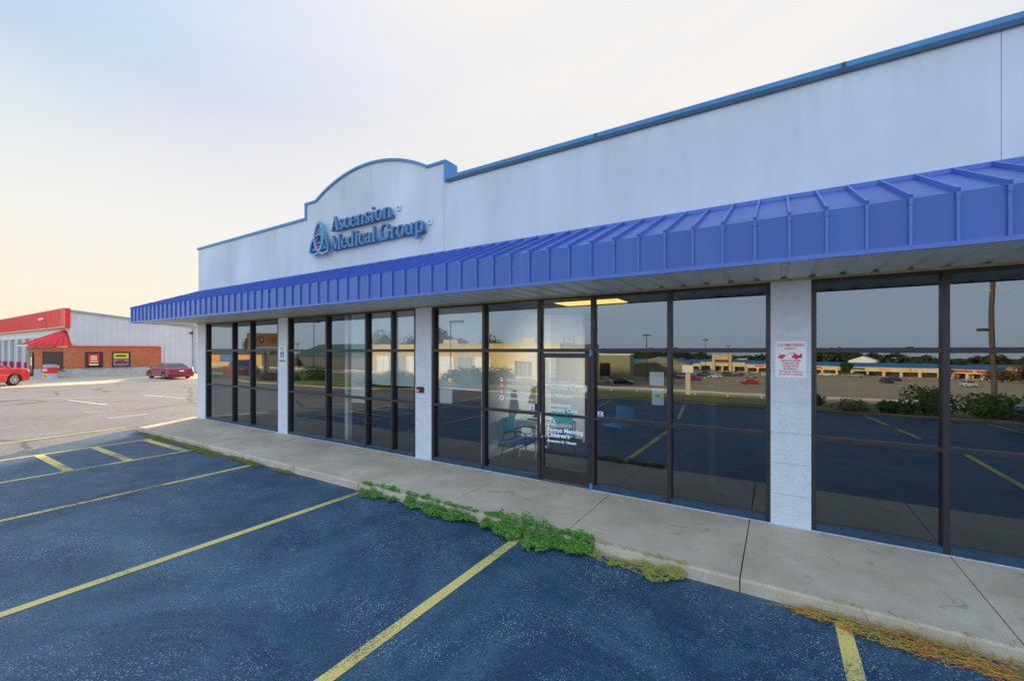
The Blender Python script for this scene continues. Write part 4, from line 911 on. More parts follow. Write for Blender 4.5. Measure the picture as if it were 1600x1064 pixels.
def make_car(kind, paint, label, loc, rz, group=None, name=None, rimm=None):
    q = CARPAR[kind]; names = {'sedan':'sedan','suv':'sport_utility_vehicle','pickup':'pickup_truck'}
    c = thing(name or names[kind], label, {'sedan':'car','suv':'car','pickup':'pickup truck'}[kind], loc, rz, group)
    W = q['W']/2; r = q['r']; h = q['h']; low = q['low']
    # lower body with wheel arches: profile of (x,z) around, cross-sections across y give tumblehome
    btm = []
    x_f = low[-1][0]-.05; x_r = low[0][0]+.05
    def arch(ax): return [(ax+(r+.06)*cos(t), max(h, r+(r+.06)*sin(t))) for t in frange(0, pi, 10)]
    bl = [(x_f, h)]
    for ax in (q['ax'][1], q['ax'][0]):
        bl += [(ax+(r+.06), h)]+[(ax+(r+.06)*cos(t), r+(r+.06)*sin(t)) for t in frange(.0, pi, 10)]+[(ax-(r+.06), h)]
    bl += [(x_r, h)]
    outline = list(low)[::1]+bl
    b = MB(); n = len(outline)
    secs = [(-W, .0), (-W*.97, .03), (-W*.80, .05), (W*.80, .05), (W*.97, .03), (W, .0)]
    # rings: outer faces slightly shrunk in x at sides
    rings = []
    for y, _ in ((-W, 0), (-W*.93, 1), (-W*.55, 2), (W*.55, 2), (W*.93, 1), (W, 0)):
        ring = []
        for (x, z) in outline:
            k = {0: .965, 1: .99, 2: 1.0}[_]
            zz = z - (.04 if _ == 0 and z > .7 else 0)
            ring.append((x*k if abs(x) > q['ax'][1]+r+.1 or x < q['ax'][0]-r-.1 else x, y if z < .75 or _ else y*.985, zz))
        rings.append(ring)
    vs = [p for ring in rings for p in ring]
    fs = [(j*n+i, j*n+(i+1)%n, (j+1)*n+(i+1)%n, (j+1)*n+i) for j in range(5) for i in range(n)]
    fs += [tuple(range(n)), tuple(5*n+i for i in range(n-1, -1, -1))]
    b.add(vs, fs)
    # greenhouse
    g = q['green']; m_ = len(g); zr = max(z for _, z in g); zb = g[0][1]
    def gw(z): return W*.93-(W*.27)*(z-zb)/(zr-zb)
    vs = [(x, -gw(z), z) for x, z in g]+[(x, gw(z), z) for x, z in g]
    b.add(vs, [tuple(range(m_)), tuple(range(2*m_-1, m_-1, -1))]+[(i, i+m_, i+m_+1, i+1) for i in range(m_-1)])
    if kind == 'pickup':   # open bed
        b.box(-2.80, -1.15, -W*.78, W*.78, 1.182, 1.20)
    body = b.build('body', paint, c, bevel=.035)
    # windows
    def shrink(poly, k):
        cx = sum(p[0] for p in poly)/len(poly); cz = sum(p[1] for p in poly)/len(poly); return [(cx+(x-cx)*k, cz+(z-cz)*k) for x, z in poly]
    xm = (g[1][0]+g[3][0])/2+.02
    top = [p for p in g]
    zt = zr-.10
    def xat(a, c_, z): return a[0]+(c_[0]-a[0])*(z-a[1])/(c_[1]-a[1])
    zl = zb+.06
    rear = [(xat(g[0],g[1],zl)+.10, zl), (xm-.03, zl), (xm-.03, zt), (xat(g[0],g[1],zt)+.08 if g[1][1] >= zt else g[1][0]+.05, zt)]
    front = [(xm+.03, zl), (xat(g[4],g[3],zl)-.12, zl), (xat(g[4],g[3],zt)-.08, zt), (xm+.03, zt)]
    for s in (-1, 1):
        for poly in (rear, front):
            w = MB(); P = [(x, s*(gw(z)+.006), z) for x, z in poly]; Q = [(x, s*(gw(z)-.01), z) for x, z in poly]
            w.add(P+Q, [(0,1,2,3),(4,5,6,7),(0,1,5,4),(1,2,6,5),(2,3,7,6),(3,0,4,7)]); w.build('side_window', M_CARGL, c)
    def screen(a, e, nm):
        t0, t1 = .12, .88; p = [(a[0]+(e[0]-a[0])*t, a[1]+(e[1]-a[1])*t) for t in (t0, t1)]
        d = Vector((e[0]-a[0], 0, e[1]-a[1])).normalized(); nn = Vector((-d.z, 0, d.x)); 
        if nn.z < 0: nn = -nn
        w = MB(); vs = []
        for (x, z) in p:
            for s in (-1, 1): vs += [tuple(Vector((x, s*(gw(z)-.09), z))+nn*.006), tuple(Vector((x, s*(gw(z)-.09), z))-nn*.01)]
        w.add(vs, [(0,2,6,4),(1,3,7,5),(0,1,5,4),(2,3,7,6),(0,1,3,2),(4,5,7,6)]); w.build(nm, M_CARGL, c)
    screen(g[0], g[1], 'rear_window'); screen(g[4], g[3], 'windshield')
    xf = max(x for x, z in low); xr_ = min(x for x, z in low); zh = low[-2][1]
    for s in (-1, 1):
        w = MB(); w.box(xf-.16, xf-.02, s*W*.62-.17, s*W*.62+.17, zh-.02, zh+.12); w.build('headlight', M_SILVER, c, bevel=.02)
        w = MB(); w.box(xr_-.012, xr_+.12, s*W*.70-.17, s*W*.70+.17, .72 if kind == 'sedan' else .80, .86 if kind == 'sedan' else 1.05); w.build('taillight', mat('taillight_red', (.55,.01,.02), .25), c, bevel=.015)
        w = MB(); w.box(g[-1][0]-.30, g[-1][0]-.16, s*(W+.02) if s > 0 else -W-.16, s*(W+.02)+.14 if s > 0 else -W-.02, zb+.0, zb+.12); w.build('mirror', paint, c, bevel=.02)
    w = MB(); w.box(xf-.03, xf+.012, -W*.40, W*.40, zh-.14, zh+.02); w.build('grille', M_BLACK, c)
    w = MB(); w.box(xr_-.016, xr_+.02, -.16, .16, .62 if kind != 'sedan' else .68, .76 if kind != 'sedan' else .80); w.build('licence_plate', M_WHITE, c)
    w = MB(); w.box(xf-.10, xf+.03, -W*.86, W*.86, .38, .50); w.build('bumper', M_BLACK if kind != 'sedan' else paint, c, bevel=.02)
    w = MB(); w.box(xr_-.05, xr_+.10, -W*.88, W*.88, .34, .52); w.build('bumper', M_SILVER if kind == 'pickup' else paint, c, bevel=.03)
    w = MB(); 
    for s in (-1, 1): w.box(.05, .22, s*(W*.985)-.012, s*(W*.985)+.012, zb-.15, zb-.12); w.box(-.95, -.78, s*(W*.985)-.012, s*(W*.985)+.012, zb-.15, zb-.12)
    w.build('door_handle', M_SILVER, c)
    w = MB()
    w.box(x_r+.1, x_f-.1, -W*.7, W*.7, h-.04, h+.25); w.build('underbody', M_BLACK, c)
    for ax in q['ax']:
        for s in (-1, 1):
            t = wheel_mb(r, .22).build('wheel', M_RUB, c, smooth=True, loc=(ax, s*(W-.13), r)); 
            rm = rim_mb(r, .22).build('rim', rimm or M_SILVER, t)
            if s > 0: t.rotation_euler = (0, 0, pi)
    return c
P_RED = carpaint('paint_bright_red', (.62, .012, .015)); P_MAR = carpaint('paint_maroon', (.30, .008, .028)); P_WHT = carpaint('paint_white', (.72, .71, .68)); P_BLK = carpaint('paint_black', (.012, .016, .024))
P_BLU = carpaint('paint_blue', (.03, .06, .22)); P_SIL = carpaint('paint_silver', (.36, .38, .40)); P_DBL = carpaint('paint_dark_blue', (.015, .03, .08)); P_CHAR = carpaint('paint_charcoal', (.045, .045, .05))
make_car('pickup', P_RED, 'bright red pickup truck whose nose enters at the left edge', (-42.28, -2.08, -.13), radians(126))
make_car('sedan', P_MAR, 'dark red sedan parked with its tail out beside the grey ribbed wall', (-43.45, 8.72, -.13), radians(180), rimm=M_SILVER).scale = (1, 1, .90)
make_car('pickup', carpaint('paint_red_two', (.50,.01,.02)), 'red crew cab truck mirrored in the leftmost window', (-46.0, -15.4, T(-46,-15.4)+.03), radians(12))
make_car('suv', P_BLK, 'black car parked at the right edge of the window reflection', (8.2, -11.1, -.13), radians(178))
b = MB(); b.prism([(-60,-13.3),(-44,-13.3),(-44,-20.5),(-60,-20.5)], 0, 1, 'Z')
sheet('truck_apron', sub(XS, -64, -40), suby(YS, -13.45, -21), M_FAR, .03)
G = 'cars parked in the plaza across the road'
far = [('suv', P_WHT, 'white van at the left end of the reflected plaza lot', -28.7, -150, 100), ('sedan', P_MAR, 'maroon car behind the white roadside post in the reflection', -22.6, -136, 175),
 ('sedan', P_WHT, 'white car nearest the tall store entrance in the reflection', -18.8, -158, 170), ('pickup', P_WHT, 'white pickup just left of the plaza light pole in the reflection', -24.2, -176, 15),
 ('suv', P_CHAR, 'dark car behind the white car in the reflected plaza', -16.5, -181, 20), ('sedan', P_DBL, 'dark blue car in the middle of the reflected plaza row', -12.3, -187, 10), ('sedan', P_SIL, 'silver car at the right of the reflected plaza row', -8.6, -172, 165),
 ('suv', P_WHT, 'white car parked farthest right of the store entrance row', -3.5, -205, 8), ('sedan', P_BLK, 'black car parked alone before the low shops', 2.5, -196, 90),
 ('sedan', P_RED, 'bright red car alone in the empty part of the plaza lot', -6.9, -131, 172), ('pickup', P_WHT, 'white pickup left of the round plaza tree', 18.6, -231, 5), ('pickup', P_SIL, 'pale pickup right of the round plaza tree', 27.2, -221, 178),
 ('suv', P_DBL, 'dark blue car by the shopfronts with the orange signs', 36.2, -248, 90), ('sedan', P_MAR, 'dark red car close to the shopfronts with the orange signs', 41.4, -246, 80), ('suv', P_BLK, 'black car driving away down the middle of the plaza lot', 26.9, -157, 80),
 ('suv', P_DBL, 'dark car just behind the black one in the plaza lot', 33.0, -181, 75), ('suv', P_WHT, 'white van alone at the right of the plaza lot', 42.1, -150, 85), ('suv', P_SIL, 'grey car in the far left corner of the reflected plaza', -33.5, -188, 15)]
protos = {}
for kind, p, lab, x, y, rz in far:
    key = (kind, p.name)
    if key not in protos: protos[key] = make_car(kind, p, lab, (x, y, T(x, y)+.07), radians(rz), G)
    else: dup(protos[key], (x, y, T(x, y)+.07), radians(rz), lab, G)
G2 = 'cars outside the tan building across the road'
for kind, p, lab, x, y, rz in [('suv', P_CHAR, 'dark sport utility vehicle in front of the tan building entrance', -33.6, -59.5, 100), ('sedan', P_RED, 'red car at the left of the tan building entrance', -37.5, -57.0, 100), ('sedan', P_BLU, 'blue car parked at the right corner of the tan building', -30.2, -63.0, 80),
        ('sedan', P_SIL, 'silver car on the olive building side of the road', -40.5, -88, 10), ('sedan', P_WHT, 'white car by the olive building', -35.2, -90, 170), ('sedan', P_DBL, 'navy car by the gabled shed', -30.5, -92, 8), ('suv', P_WHT, 'white vehicle parked beside the mirrored orange sign', -93, -46.5, 20)]:
    key = (kind, p.name)
    if key not in protos: protos[key] = make_car(kind, p, lab, (x, y, T(x, y)+.07), radians(rz), G2)
    else: dup(protos[key], (x, y, T(x, y)+.07), radians(rz), lab, G2)

# ------------------------------------------------------------------ red and grey service garage
GX, GY = -51.8, 4.55
GR = thing('service_garage', 'grey ribbed metal garage with red fascia, brick office and red hipped entrance roof', 'building', (0,0,0))
def ztop(y): return 5.65-(y-GY)*.106
b = MB()   # ribbed side wall
ys = []; y = GY
while y < 17:
    ys += [(y, 0), (y+.30, 0), (y+.33, .07), (y+.39, .07), (y+.42, 0)]; y += .45
vs = []
for (y, dx) in ys: vs += [(GX+dx, y, -.13), (GX+dx, y, ztop(y))]
b.add(vs, [(2*i, 2*i+1, 2*i+3, 2*i+2) for i in range(len(ys)-1)])
b.box(GX-45, GX-.02, GY+.02, 17, 3.45, 4.35); b.box(GX-45, GX-.05, 16.9, 17.1, -.13, 4.3); b.box(GX-.9, GX-.02, GY+.02, GY+.3, -.13, 3.45)
b.build('wall', M_GREYMET, GR)
b = MB(); b.add([(GX+.06,GY,ztop(GY)+.02),(GX+.06,17,ztop(17)+.02),(GX-45,17,ztop(17)+.02),(GX-45,GY,ztop(GY)+.02)], [(0,1,2,3)]); b.build('roof', M_GREYMET, GR)
b = MB(); b.prism([(GY, ztop(GY)-.12), (17, ztop(17)-.12), (17, ztop(17)+.06), (GY, ztop(GY)+.06)], GX+.058, GX+.16, 'X'); b.build('eave_trim', mat('eave_grey', (.34,.38,.42), .5), GR)
b = MB(); xx = GX+.10
b.box(GX-45, xx, GY-.35, GY-.02, 4.22, 5.82)
x = GX-.9
while x > GX-44: b.box(x-.02, x+.02, GY-.375, GY-.352, 4.27, 5.80); x -= .45
b.build('fascia', M_REDMET, GR)
b = MB(); b.box(GX-45, xx+.01, GY-.39, GY-.36, 4.17, 4.24); b.box(GX-.85, GX-.80, GY-.385, GY-.37, 4.24, 5.82); b.box(GX-45, xx+.01, GY-.37, GY-.33, 5.82, 5.87); b.build('fascia_trim', M_CREAM, GR)
b = MB(); b.tube([(-58.5,GY-.40,5.15),(-58.5,GY-.70,5.05)], .12, 10); b.build('flood_light', M_WHITE, GR)
# bay doors between pilasters with red feet
x = GX-5.2; k = 0
while x > GX-44:
    b = MB(); b.box(x-.35, x, GY-.12, GY+.2, .95, 3.445); f_ = b.build('pilaster', M_GREYMET, GR); 
    b = MB(); b.box(x-.37, x+.02, GY-.14, GY+.21, -.13, .945); b.build('red_base', mat('red_base', (.60,.03,.16), .5), f_)
    b = MB(); b.box(x-3.2, x-.35, GY+.12, GY+.16, -.13, 3.445)
    for z in (.45, 1.05, 1.65, 2.25, 2.85): b.box(x-3.2, x-.35, GY+.10, GY+.119, z, z+.04)
    b.build('bay_door', mat('bay_door_grey', (.42,.47,.52), .4), GR)
    x -= 3.55
# brick office: chamfered corner block
out_p = [(-56.6,4.4),(-56.6,2.75),(-55.2,2.75),(-53.55,2.8),(-51.62,4.55),(-51.62,10.75),(-51.79,10.75)]
def uvwall(name, p0, p1, z0, z1, m, parent, th=.12):
    d = Vector((p1[0]-p0[0], p1[1]-p0[1], 0)); L = d.length; n = Vector((d.y, -d.x, 0)).normalized()*th
    vs = [(p0[0],p0[1],z0),(p1[0],p1[1],z0),(p1[0],p1[1],z1),(p0[0],p0[1],z1)]; q = [tuple(Vector(v)-n) for v in vs]
    me = bpy.data.meshes.new(name); me.from_pydata(vs+q, [], [(0,1,2,3),(7,6,5,4),(0,4,5,1),(3,2,6,7),(1,5,6,2),(0,3,7,4)]); me.materials.append(m)
    uv = me.uv_layers.new()
    co = [(0,z0),(L,z0),(L,z1),(0,z1)]*2
    for lp in me.loops: uv.data[lp.index].uv = co[lp.vertex_index]
    o = bpy.data.objects.new(name, me); COL.objects.link(o); o.parent = parent; return o
segs = [((-56.6,2.75),(-55.0,2.75)), ((-55.0,2.75),(-53.55,2.8)), ((-53.55,2.8),(-51.62,4.6)), ((-51.62,4.6),(-51.62,10.75))]
for p0, p1 in segs[1:]:
    uvwall('brick_wall', p0, p1, .60, 2.50, M_BRICK, GR); 
    d = Vector((p1[0]-p0[0], p1[1]-p0[1], 0)).normalized(); n = Vector((d.y, -d.x, 0))*.03
    uvwall('block_base', (p0[0]+n.x, p0[1]+n.y), (p1[0]+n.x, p1[1]+n.y), -.13, .598, mat('base_block', (.50,.52,.50), .85, var=.1), GR, .15)
b = MB(); b.box(-56.6, -55.0, 2.80, 2.9, -.13, 2.5); b.build('entrance_wall', M_BRICK, GR)
b = MB(); b.box(-51.75, -51.56, 4.7, 10.80, 2.505, 2.60); b.box(-51.63, -51.56, 10.76, 10.82, .6, 2.50); b.build('brick_cap', M_REDMET, GR)
def gwin(p0, p1, z0, z1, poster=None):
    d = Vector((p1[0]-p0[0], p1[1]-p0[1], 0)); L = d.length; a = atan2(d.y, d.x); M_ = Matrix.Translation((p0[0], p0[1], 0)) @ Matrix.Rotation(a, 4, 'Z')
    f_ = MB(); t = .07
    f_.box(0, t, -.03, .02, z0, z1, M_); f_.box(L-t, L, -.03, .02, z0, z1, M_); f_.box(t, L-t, -.03, .02, z1-t, z1, M_); f_.box(t, L-t, -.03, .02, z0, z0+t, M_)
    w = f_.build('window', M_FRAME, GR)
    g_ = MB(); g_.box(t, L-t, -.012, .0, z0+t, z1-t, M_); g_.build('pane', M_SHOP, w)
    s_ = MB(); s_.box(-.15, L+.15, -.10, .0, z0-.09, z0-.003, M_); s_.build('sill', M_BRICK, w)
    if poster:
        for (x0, x1, za, zb_, m_, dy) in poster:
            q_ = MB(); q_.box(x0*L, x1*L, -.016-dy, -.013-dy, z0+(z1-z0)*za, z0+(z1-z0)*zb_, M_); q_.build('poster', m_, w)
e = .006
gwin((-51.62+e, 5.42), (-51.62+e, 6.58), .66, 2.08, [(.18,.78,.25,.85,M_REDMET,0), (.22,.74,.16,.24,M_WHITE,0), (.30,.66,.66,.74,M_WHITE,.004), (.30,.66,.52,.60,M_WHITE,.004), (.28,.70,.34,.46,M_YELLOW,.004)])
gwin((-51.62+e, 7.20), (-51.62+e, 8.50), .66, 2.08, [(.08,.90,.56,.90,M_YELLOW,0), (.20,.76,.68,.78,M_BLACK,.004), (.08,.90,.10,.52,mat('poster_grey',(.25,.27,.30),.6),0), (.15,.85,.20,.38,P_MAR,.004), (.28,.68,.38,.47,P_MAR,.004)])
dd = Vector((1.93, 1.8, 0)).normalized(); nn_ = Vector((dd.y, -dd.x, 0))*e
p0 = Vector((-53.55, 2.8, 0))+dd*.55+nn_; p1 = Vector((-53.55, 2.8, 0))+dd*2.0+nn_
gwin((p0.x, p0.y), (p1.x, p1.y), .52, 2.1, [(.62,.82,.1,.25,M_YELLOW,0)])
b = MB(); b.box(-54.75, -53.95, 2.70, 2.74, -.12, 2.0); dr = b.build('door', M_SHOP, GR); b = MB(); b.box(-54.8, -54.75, 2.68, 2.74, -.12, 2.05); b.box(-53.95,-53.9,2.68,2.74,-.12,2.05); b.build('door_frame', M_FRAME, dr)
b = MB(); b.box(-54.6, -54.1, 2.685, 2.695, .9, 1.6); b.build('door_notice', M_WHITE, dr)
# hipped entrance roof
b = MB(); E0 = 2.55; pk = (-53.2, 4.5, 4.0)
er = [(-56.9,4.5),(-56.9,2.35),(-53.4,2.35),(-51.55,4.4),(-51.55,4.6)]
vs = [(x, y, E0) for x, y in er]+[(x, y, E0+.16) for x, y in er]+[(-53.6,4.45,3.95),(-53.0,4.45,3.95)]
b.add(vs, [(0,1,6,5),(1,2,7,6),(2,3,8,7),(3,4,9,8),(5,6,10),(6,7,10),(7,8,11,10),(8,9,11),(0,1,2,3,4)])
er_o = b.build('entrance_roof', M_REDMET, GR)
b = MB()
for i in range(1, 6):
    t = i/6; p = Vector(vs[7]).lerp(Vector(vs[8]), t); q = Vector(vs[10]).lerp(Vector(vs[11]), t); b.tube([tuple(p+Vector((0,0,.02))), tuple(q+Vector((0,0,.03)))], .05, 4)
for i in range(1, 5):
    t = i/5; p = Vector(vs[6]).lerp(Vector(vs[7]), t); q = Vector(vs[10]); r_ = p.lerp(q, .98-.0*t); b.tube([tuple(p+Vector((0,0,.02))), tuple(r_+Vector((0,0,.02)))], .03, 4)
b.build('roof_rib', M_REDMET, er_o)
b = MB(); b.box(-56.95, -53.4, 2.30, 2.345, E0-.02, E0+.14); b.build('roof_edge_trim', M_CREAM, er_o)
# downspout and wall lamp at the rear of the side wall
b = MB(); b.box(GX+.06, GX+.16, 13.55, 13.68, -.1, 4.5); b.build('downspout', mat('downspout_grey', (.40,.42,.45), .5), GR)
b = MB(); b.box(GX+.06, GX+.35, 13.30, 13.5, 3.9, 4.1); b.build('wall_lamp', M_FRAME, GR)
# wrapped tire display beside the door
TD = thing('wrapped_display_drum', 'round red, white and yellow wrapped display drum outside the brick office', 'display drum', (-51.2, 3.25, -.12)); TD.scale = (.64, .64, 1)
n = 20
for (z0, z1, m_, nm, rr) in [(0,.42,mat('wrap_pale_blue',(.50,.58,.72),.6),'lower_wrap',.66), (.42,.92,M_REDMET,'red_wrap',.665), (.92,1.08,mat('wrap_grey',(.42,.48,.58),.6),'upper_wrap',.66)]:
    b = MB(); b.tube([(0,0,z0),(0,0,z1)], rr, n); b.build(nm, m_, TD)
b = MB(); b.tube([(0,0,1.08),(0,0,1.15),(0,0,1.17)], [.66,.60,.45], n); b.build('cover', mat('cover_blue', (.25,.32,.45), .4), TD, smooth=False)
for a in (-75, -20, 35):
    M_ = Matrix.Rotation(radians(a), 4, 'Z'); b = MB(); b.box(-.26, .26, -.672, -.62, .12, .40, M_); b.build('yellow_panel', M_YELLOW, TD)
    b = MB(); b.box(-.24, .24, -.675, -.62, .62, .70, M_); b.box(-.20, .20, -.675, -.62, .75, .80, M_); b.build('white_lettering_band', M_WHITE, TD)
    b = MB(); b.box(-.14, .14, -.678, -.62, .18, .26, M_); b.build('dark_lettering_band', M_BLACK, TD)
BN = thing('entrance_planter', 'small grey planter with a shrub beside the garage door', 'planter', (-55.4, 2.3, -.12))
b = MB(); b.tube([(0,0,0),(0,0,.35),(0,0,.4)], [.2,.3,.32], 12); b.build('pot', M_CONC, BN)

# ------------------------------------------------------------------ plants
def foliage(mb, c, rad, n, s, seed=0, hollow=.35):
    rnd = random.Random(seed)
    for i in range(n):
        while True:
            p = Vector((rnd.uniform(-1,1), rnd.uniform(-1,1), rnd.uniform(-1,1)))
            if p.length < 1 and p.length > hollow: break
        k = 1+.35*noise.noise(p*2.1+Vector((seed, 0, 0)))+.2*noise.noise(p*5+Vector((seed, 3, 0)))
        if noise.noise(p*3.3+Vector((0, seed, 9))) < -.35: continue
        q = Vector(c)+Vector((p.x*rad[0], p.y*rad[1], p.z*rad[2]))*k
        leaf(mb, q, p+Vector((rnd.uniform(-.8,.8), rnd.uniform(-.8,.8), rnd.uniform(-.3,.9))), s*rnd.uniform(.6, 1.3), rnd.uniform(0, 6))
def bush(label, x, y, rad, n, s, m, seed, z=None, name='bush', group=None, blobs=4):
    z = T(x, y) if z is None else z
    t = thing(name, label, 'bush', (x, y, z), 0, group)
    b = MB(); rnd = random.Random(seed)
    for k in range(blobs):
        ox, oy = rnd.uniform(-.5,.5)*rad[0], rnd.uniform(-.5,.5)*rad[1]; sc = rnd.uniform(.55, .85)
        foliage(b, (ox, oy, rad[2]*sc*.9), (rad[0]*sc, rad[1]*sc, rad[2]*sc), n//blobs, s, seed+k)
    b.build('foliage', m, t)
    b = MB()
    for k in range(5): b.tube([(0,0,-.05),(rnd.uniform(-.4,.4)*rad[0], rnd.uniform(-.4,.4)*rad[1], rad[2]*1.1)], [.02,.008], 5)
    b.build('stem', M_WOOD, t); return t
GB = 'bushes along the far kerb of the lot'
bush('pale blossoming shrub by the far kerb in the reflection', 2.55, -14.1, (.75,.5,.42), 1500, .04, L_BUSHL, 3, group=GB)
bush('low dark green shrub right of the blossoming one', 3.65, -14.2, (.55,.5,.38), 1300, .05, L_BUSH, 4, group=GB)
bush('tall leafy shrub in the middle of the kerb planting', 4.55, -14.5, (.6,.6,.72), 1900, .06, L_BUSH, 5, group=GB)
bush('wide dark bush in front of the wooden utility pole', 6.3, -14.6, (1.0,.8,.62), 2600, .06, L_BUSH, 6, group=GB)
bush('small round dark bush left of the blossoming shrub', 1.55, -17.5, (.55,.5,.42), 900, .05, L_PURP, 7, group=GB)
bush('round green bush on the kerb below the table lamp reflection', -12.2, -14.0, (.85,.7,.62), 2000, .06, L_BUSH, 8, group=GB)
bush('broad green bush right of the third bay blinds reflection', -16.6, -14.4, (1.1,.8,.7), 2200, .06, L_BUSH, 9, group=GB)
bush('wide green shrub reflected beneath the roller blinds', -20.0, -12.2, (1.5,.8,.75), 2600, .07, L_BUSH, 10, group=GB)
bush('low green shrub reflected left of the blinds shrub', -22.4, -11.6, (.9,.6,.4), 1200, .06, L_BUSH, 11, group=GB)
bush('rusty edged shrub in front of the mirrored red truck', -33.4, -11.5, (1.3,.8,.5), 1800, .06, L_REDL, 12, group=GB)
bush('green shrub under the bonnet of the mirrored red truck', -31.6, -12.0, (.9,.8,.55), 1400, .06, L_BUSH, 13, group=GB)
bush('dark green bushes around the foot of the orange sign', -30.0, -13.2, (1.3,.9,.85), 2000, .07, L_BUSH, 14, group=GB)
bush('big round dark bush before the tan building', -35.5, -46.0, (2.2,2,1.9), 1500, .2, L_BUSH, 15)
bush('tall green thicket against the tan building', -46.0, -52.5, (7,2.0,2.2), 2200, .3, L_TREE, 16, blobs=6)
def tree(label, x, y, h, cr, n, s, m, seed, group=None, name='tree', trunk=.3, sq=.75):
    t = thing(name, label, 'tree', (x, y, T(x, y)), 0, group); rnd = random.Random(seed)
    b = MB(); b.tube([(0,0,-.2),(rnd.uniform(-.1,.1)*h*.2,0,h*.35),(0,rnd.uniform(-.1,.1)*h*.2,h*.75)], [trunk, trunk*.7, trunk*.25], 7)
    for k in range(5):
        a = k*1.26+rnd.random(); b.tube([(0,0,h*(.32+.06*k)),(cos(a)*cr*.6, sin(a)*cr*.6, h*(.5+.07*k))], [trunk*.35, trunk*.1], 5)
    b.build('trunk', M_WOOD, t)
    b = MB()
    for k in range(7):
        a = rnd.uniform(0, 6.28); rr = cr*rnd.uniform(0, .55); sc = rnd.uniform(.45, .7)
        foliage(b, (cos(a)*rr, sin(a)*rr, h-cr*sq*rnd.uniform(.6,1.25)), (cr*sc, cr*sc, cr*sc*sq), n//7, s, seed*7+k)
    b.build('crown', m, t); return t
tree('round green tree standing in the plaza lot', 25.6, -232, 6.6, 3.6, 1600, .3, L_TREE, 21)
tree('small bare reddish tree before the shopfronts', 56.5, -225, 5.5, 2.6, 500, .25, L_REDL, 22)
tree('low reddish tree left of the utility pole by the brown wall', 62.0, -196, 5.0, 5.2, 1300, .35, L_REDL, 23, sq=.55, trunk=.2)
tree('purple leaved tree at the right edge before the brown wall', 64.5, -184, 5.8, 4.8, 1300, .35, L_PURP, 24, sq=.6, trunk=.2)
tree('dark leafy tree behind the mirrored orange sign', -93, -40, 7.2, 2.6, 1500, .3, L_BUSH, 25)
GT = 'trees rising behind the tan building'
for i, (x, y, h, c_, lab) in enumerate([(-118,-98,13.5,6.5,'leftmost bushy tree rising behind the tan building roof'), (-106,-98,12.0,6,'second bushy tree behind the tan building roof'), (-96,-100,15.0,5,'tallest tree behind the tan building roof'), (-86,-99,12.5,7,'broad tree behind the tan building roof'), (-75,-101,11.5,6.5,'low tree crown just over the tan building roof')]):
    tree(lab, x, y, h, c_, 3200, .38, L_TREE, 31+i, GT, sq=.95)
# distant wood: one mass of crowns behind the plaza
b = MB(); rnd = random.Random(5)
for i in range(150):
    x = -330+i*4.4+rnd.uniform(-3,3); y = -300-rnd.uniform(0,50)+(25 if x > 60 else 0); h = 9.0+4.5*noise.noise(Vector((x*.02, 0, 0)))+rnd.uniform(-.8,2.0)
    if x < -60: h += 1
    foliage(b, (x, y, -9.5+h*.62), (5.5, 5, h*.48), 420, 1.0, i, .55)
tag(b.build('distant_woods', L_TREE), 'dark wooded ridge behind the plaza roofs', 'woods', kind='stuff')
b = MB(); b.prism([(-420,-9.5),(-420,-2.0),(-200,-3.0),(0,-3.0),(120,-2.6),(420,-3.4),(420,-9.5)], -372, -368); struct(b.build('hill', M_TREEL))

# ------------------------------------------------------------------ plaza buildings across the road
def storebox(P, name, x0, x1, y0, y1, z0, z1, m): b = MB(); b.box(x0, x1, y0, y1, z0, z1); return b.build(name, m, P)
def shoprow(label, p0, p1, depth, h, roofh, z, bays, name='shopping_plaza', wallm=M_TAN, roofm=M_BROOF, signs=()):
    d = Vector((p1[0]-p0[0], p1[1]-p0[1], 0)); L = d.length; a = atan2(d.y, d.x)
    t = thing(name, label, 'building', (p0[0], p0[1], z), a)
    # local x along facade, +y is the front
    b = MB(); b.box(0, L, -depth, -2.2, 0, h); b.box(0, L, -2.2, .0, h*.52, h-.01)
    n = bays
    for i in range(n+1): b.box(L*i/n-.45 if i else 0, L*i/n+.45 if i < n else L, -.9, -.002, 0, h*.519)
    b.build('wall', wallm, t)
    b = MB(); b.add([(-.2,.25,h),(L+.2,.25,h),(L+.2,-2.5,h+roofh),(-.2,-2.5,h+roofh),(-.2,.25,h-.25),(L+.2,.25,h-.25),(L+.2,-2.5,h-.02),(-.2,-2.5,h-.02)], [(0,1,2,3),(0,4,5,1),(0,3,7,4),(1,5,6,2)]); b.build('roof', roofm, t)
    for i in range(n):
        b = MB(); b.box(L*(i+.12)/n, L*(i+.88)/n, -2.19, -2.1, .3, h*.5)
        w = b.build('shop_window', M_SHOP, t)
    for (f0, f1, m_) in signs:
        b = MB(); b.box(L*f0, L*f1, .004, .12, h*.66, h*.84); b.build('shop_sign', m_, t)
    return t, L
mz = T(0, -240)
shoprow('long tan plaza row with continuous blue roof and orange shop signs', (-15, -262), (57, -239), 20, 4.6, 1.7, -9.45, 13, signs=[(.06,.12,M_REDMET),(.30,.35,M_BLUE),(.40,.46,M_REDMET),(.62,.68,M_FRAME),(.74,.80,M_ORANGE),(.86,.91,M_ORANGE)])
shoprow('end wing of the plaza with blue roof and red signs', (57.2, -238.6), (69, -222), 20, 4.2, 1.4, -9.1, 4, name='plaza_wing', signs=[(.1,.6,M_REDMET),(.66,.9,M_REDMET)])
shoprow('plaza row left of the tall store entrance under a blue roof', (-90, -272), (-39, -265.5), 20, 4.4, 2.0, -9.45, 8, name='plaza_annex', signs=[(.3,.4,M_REDMET)])
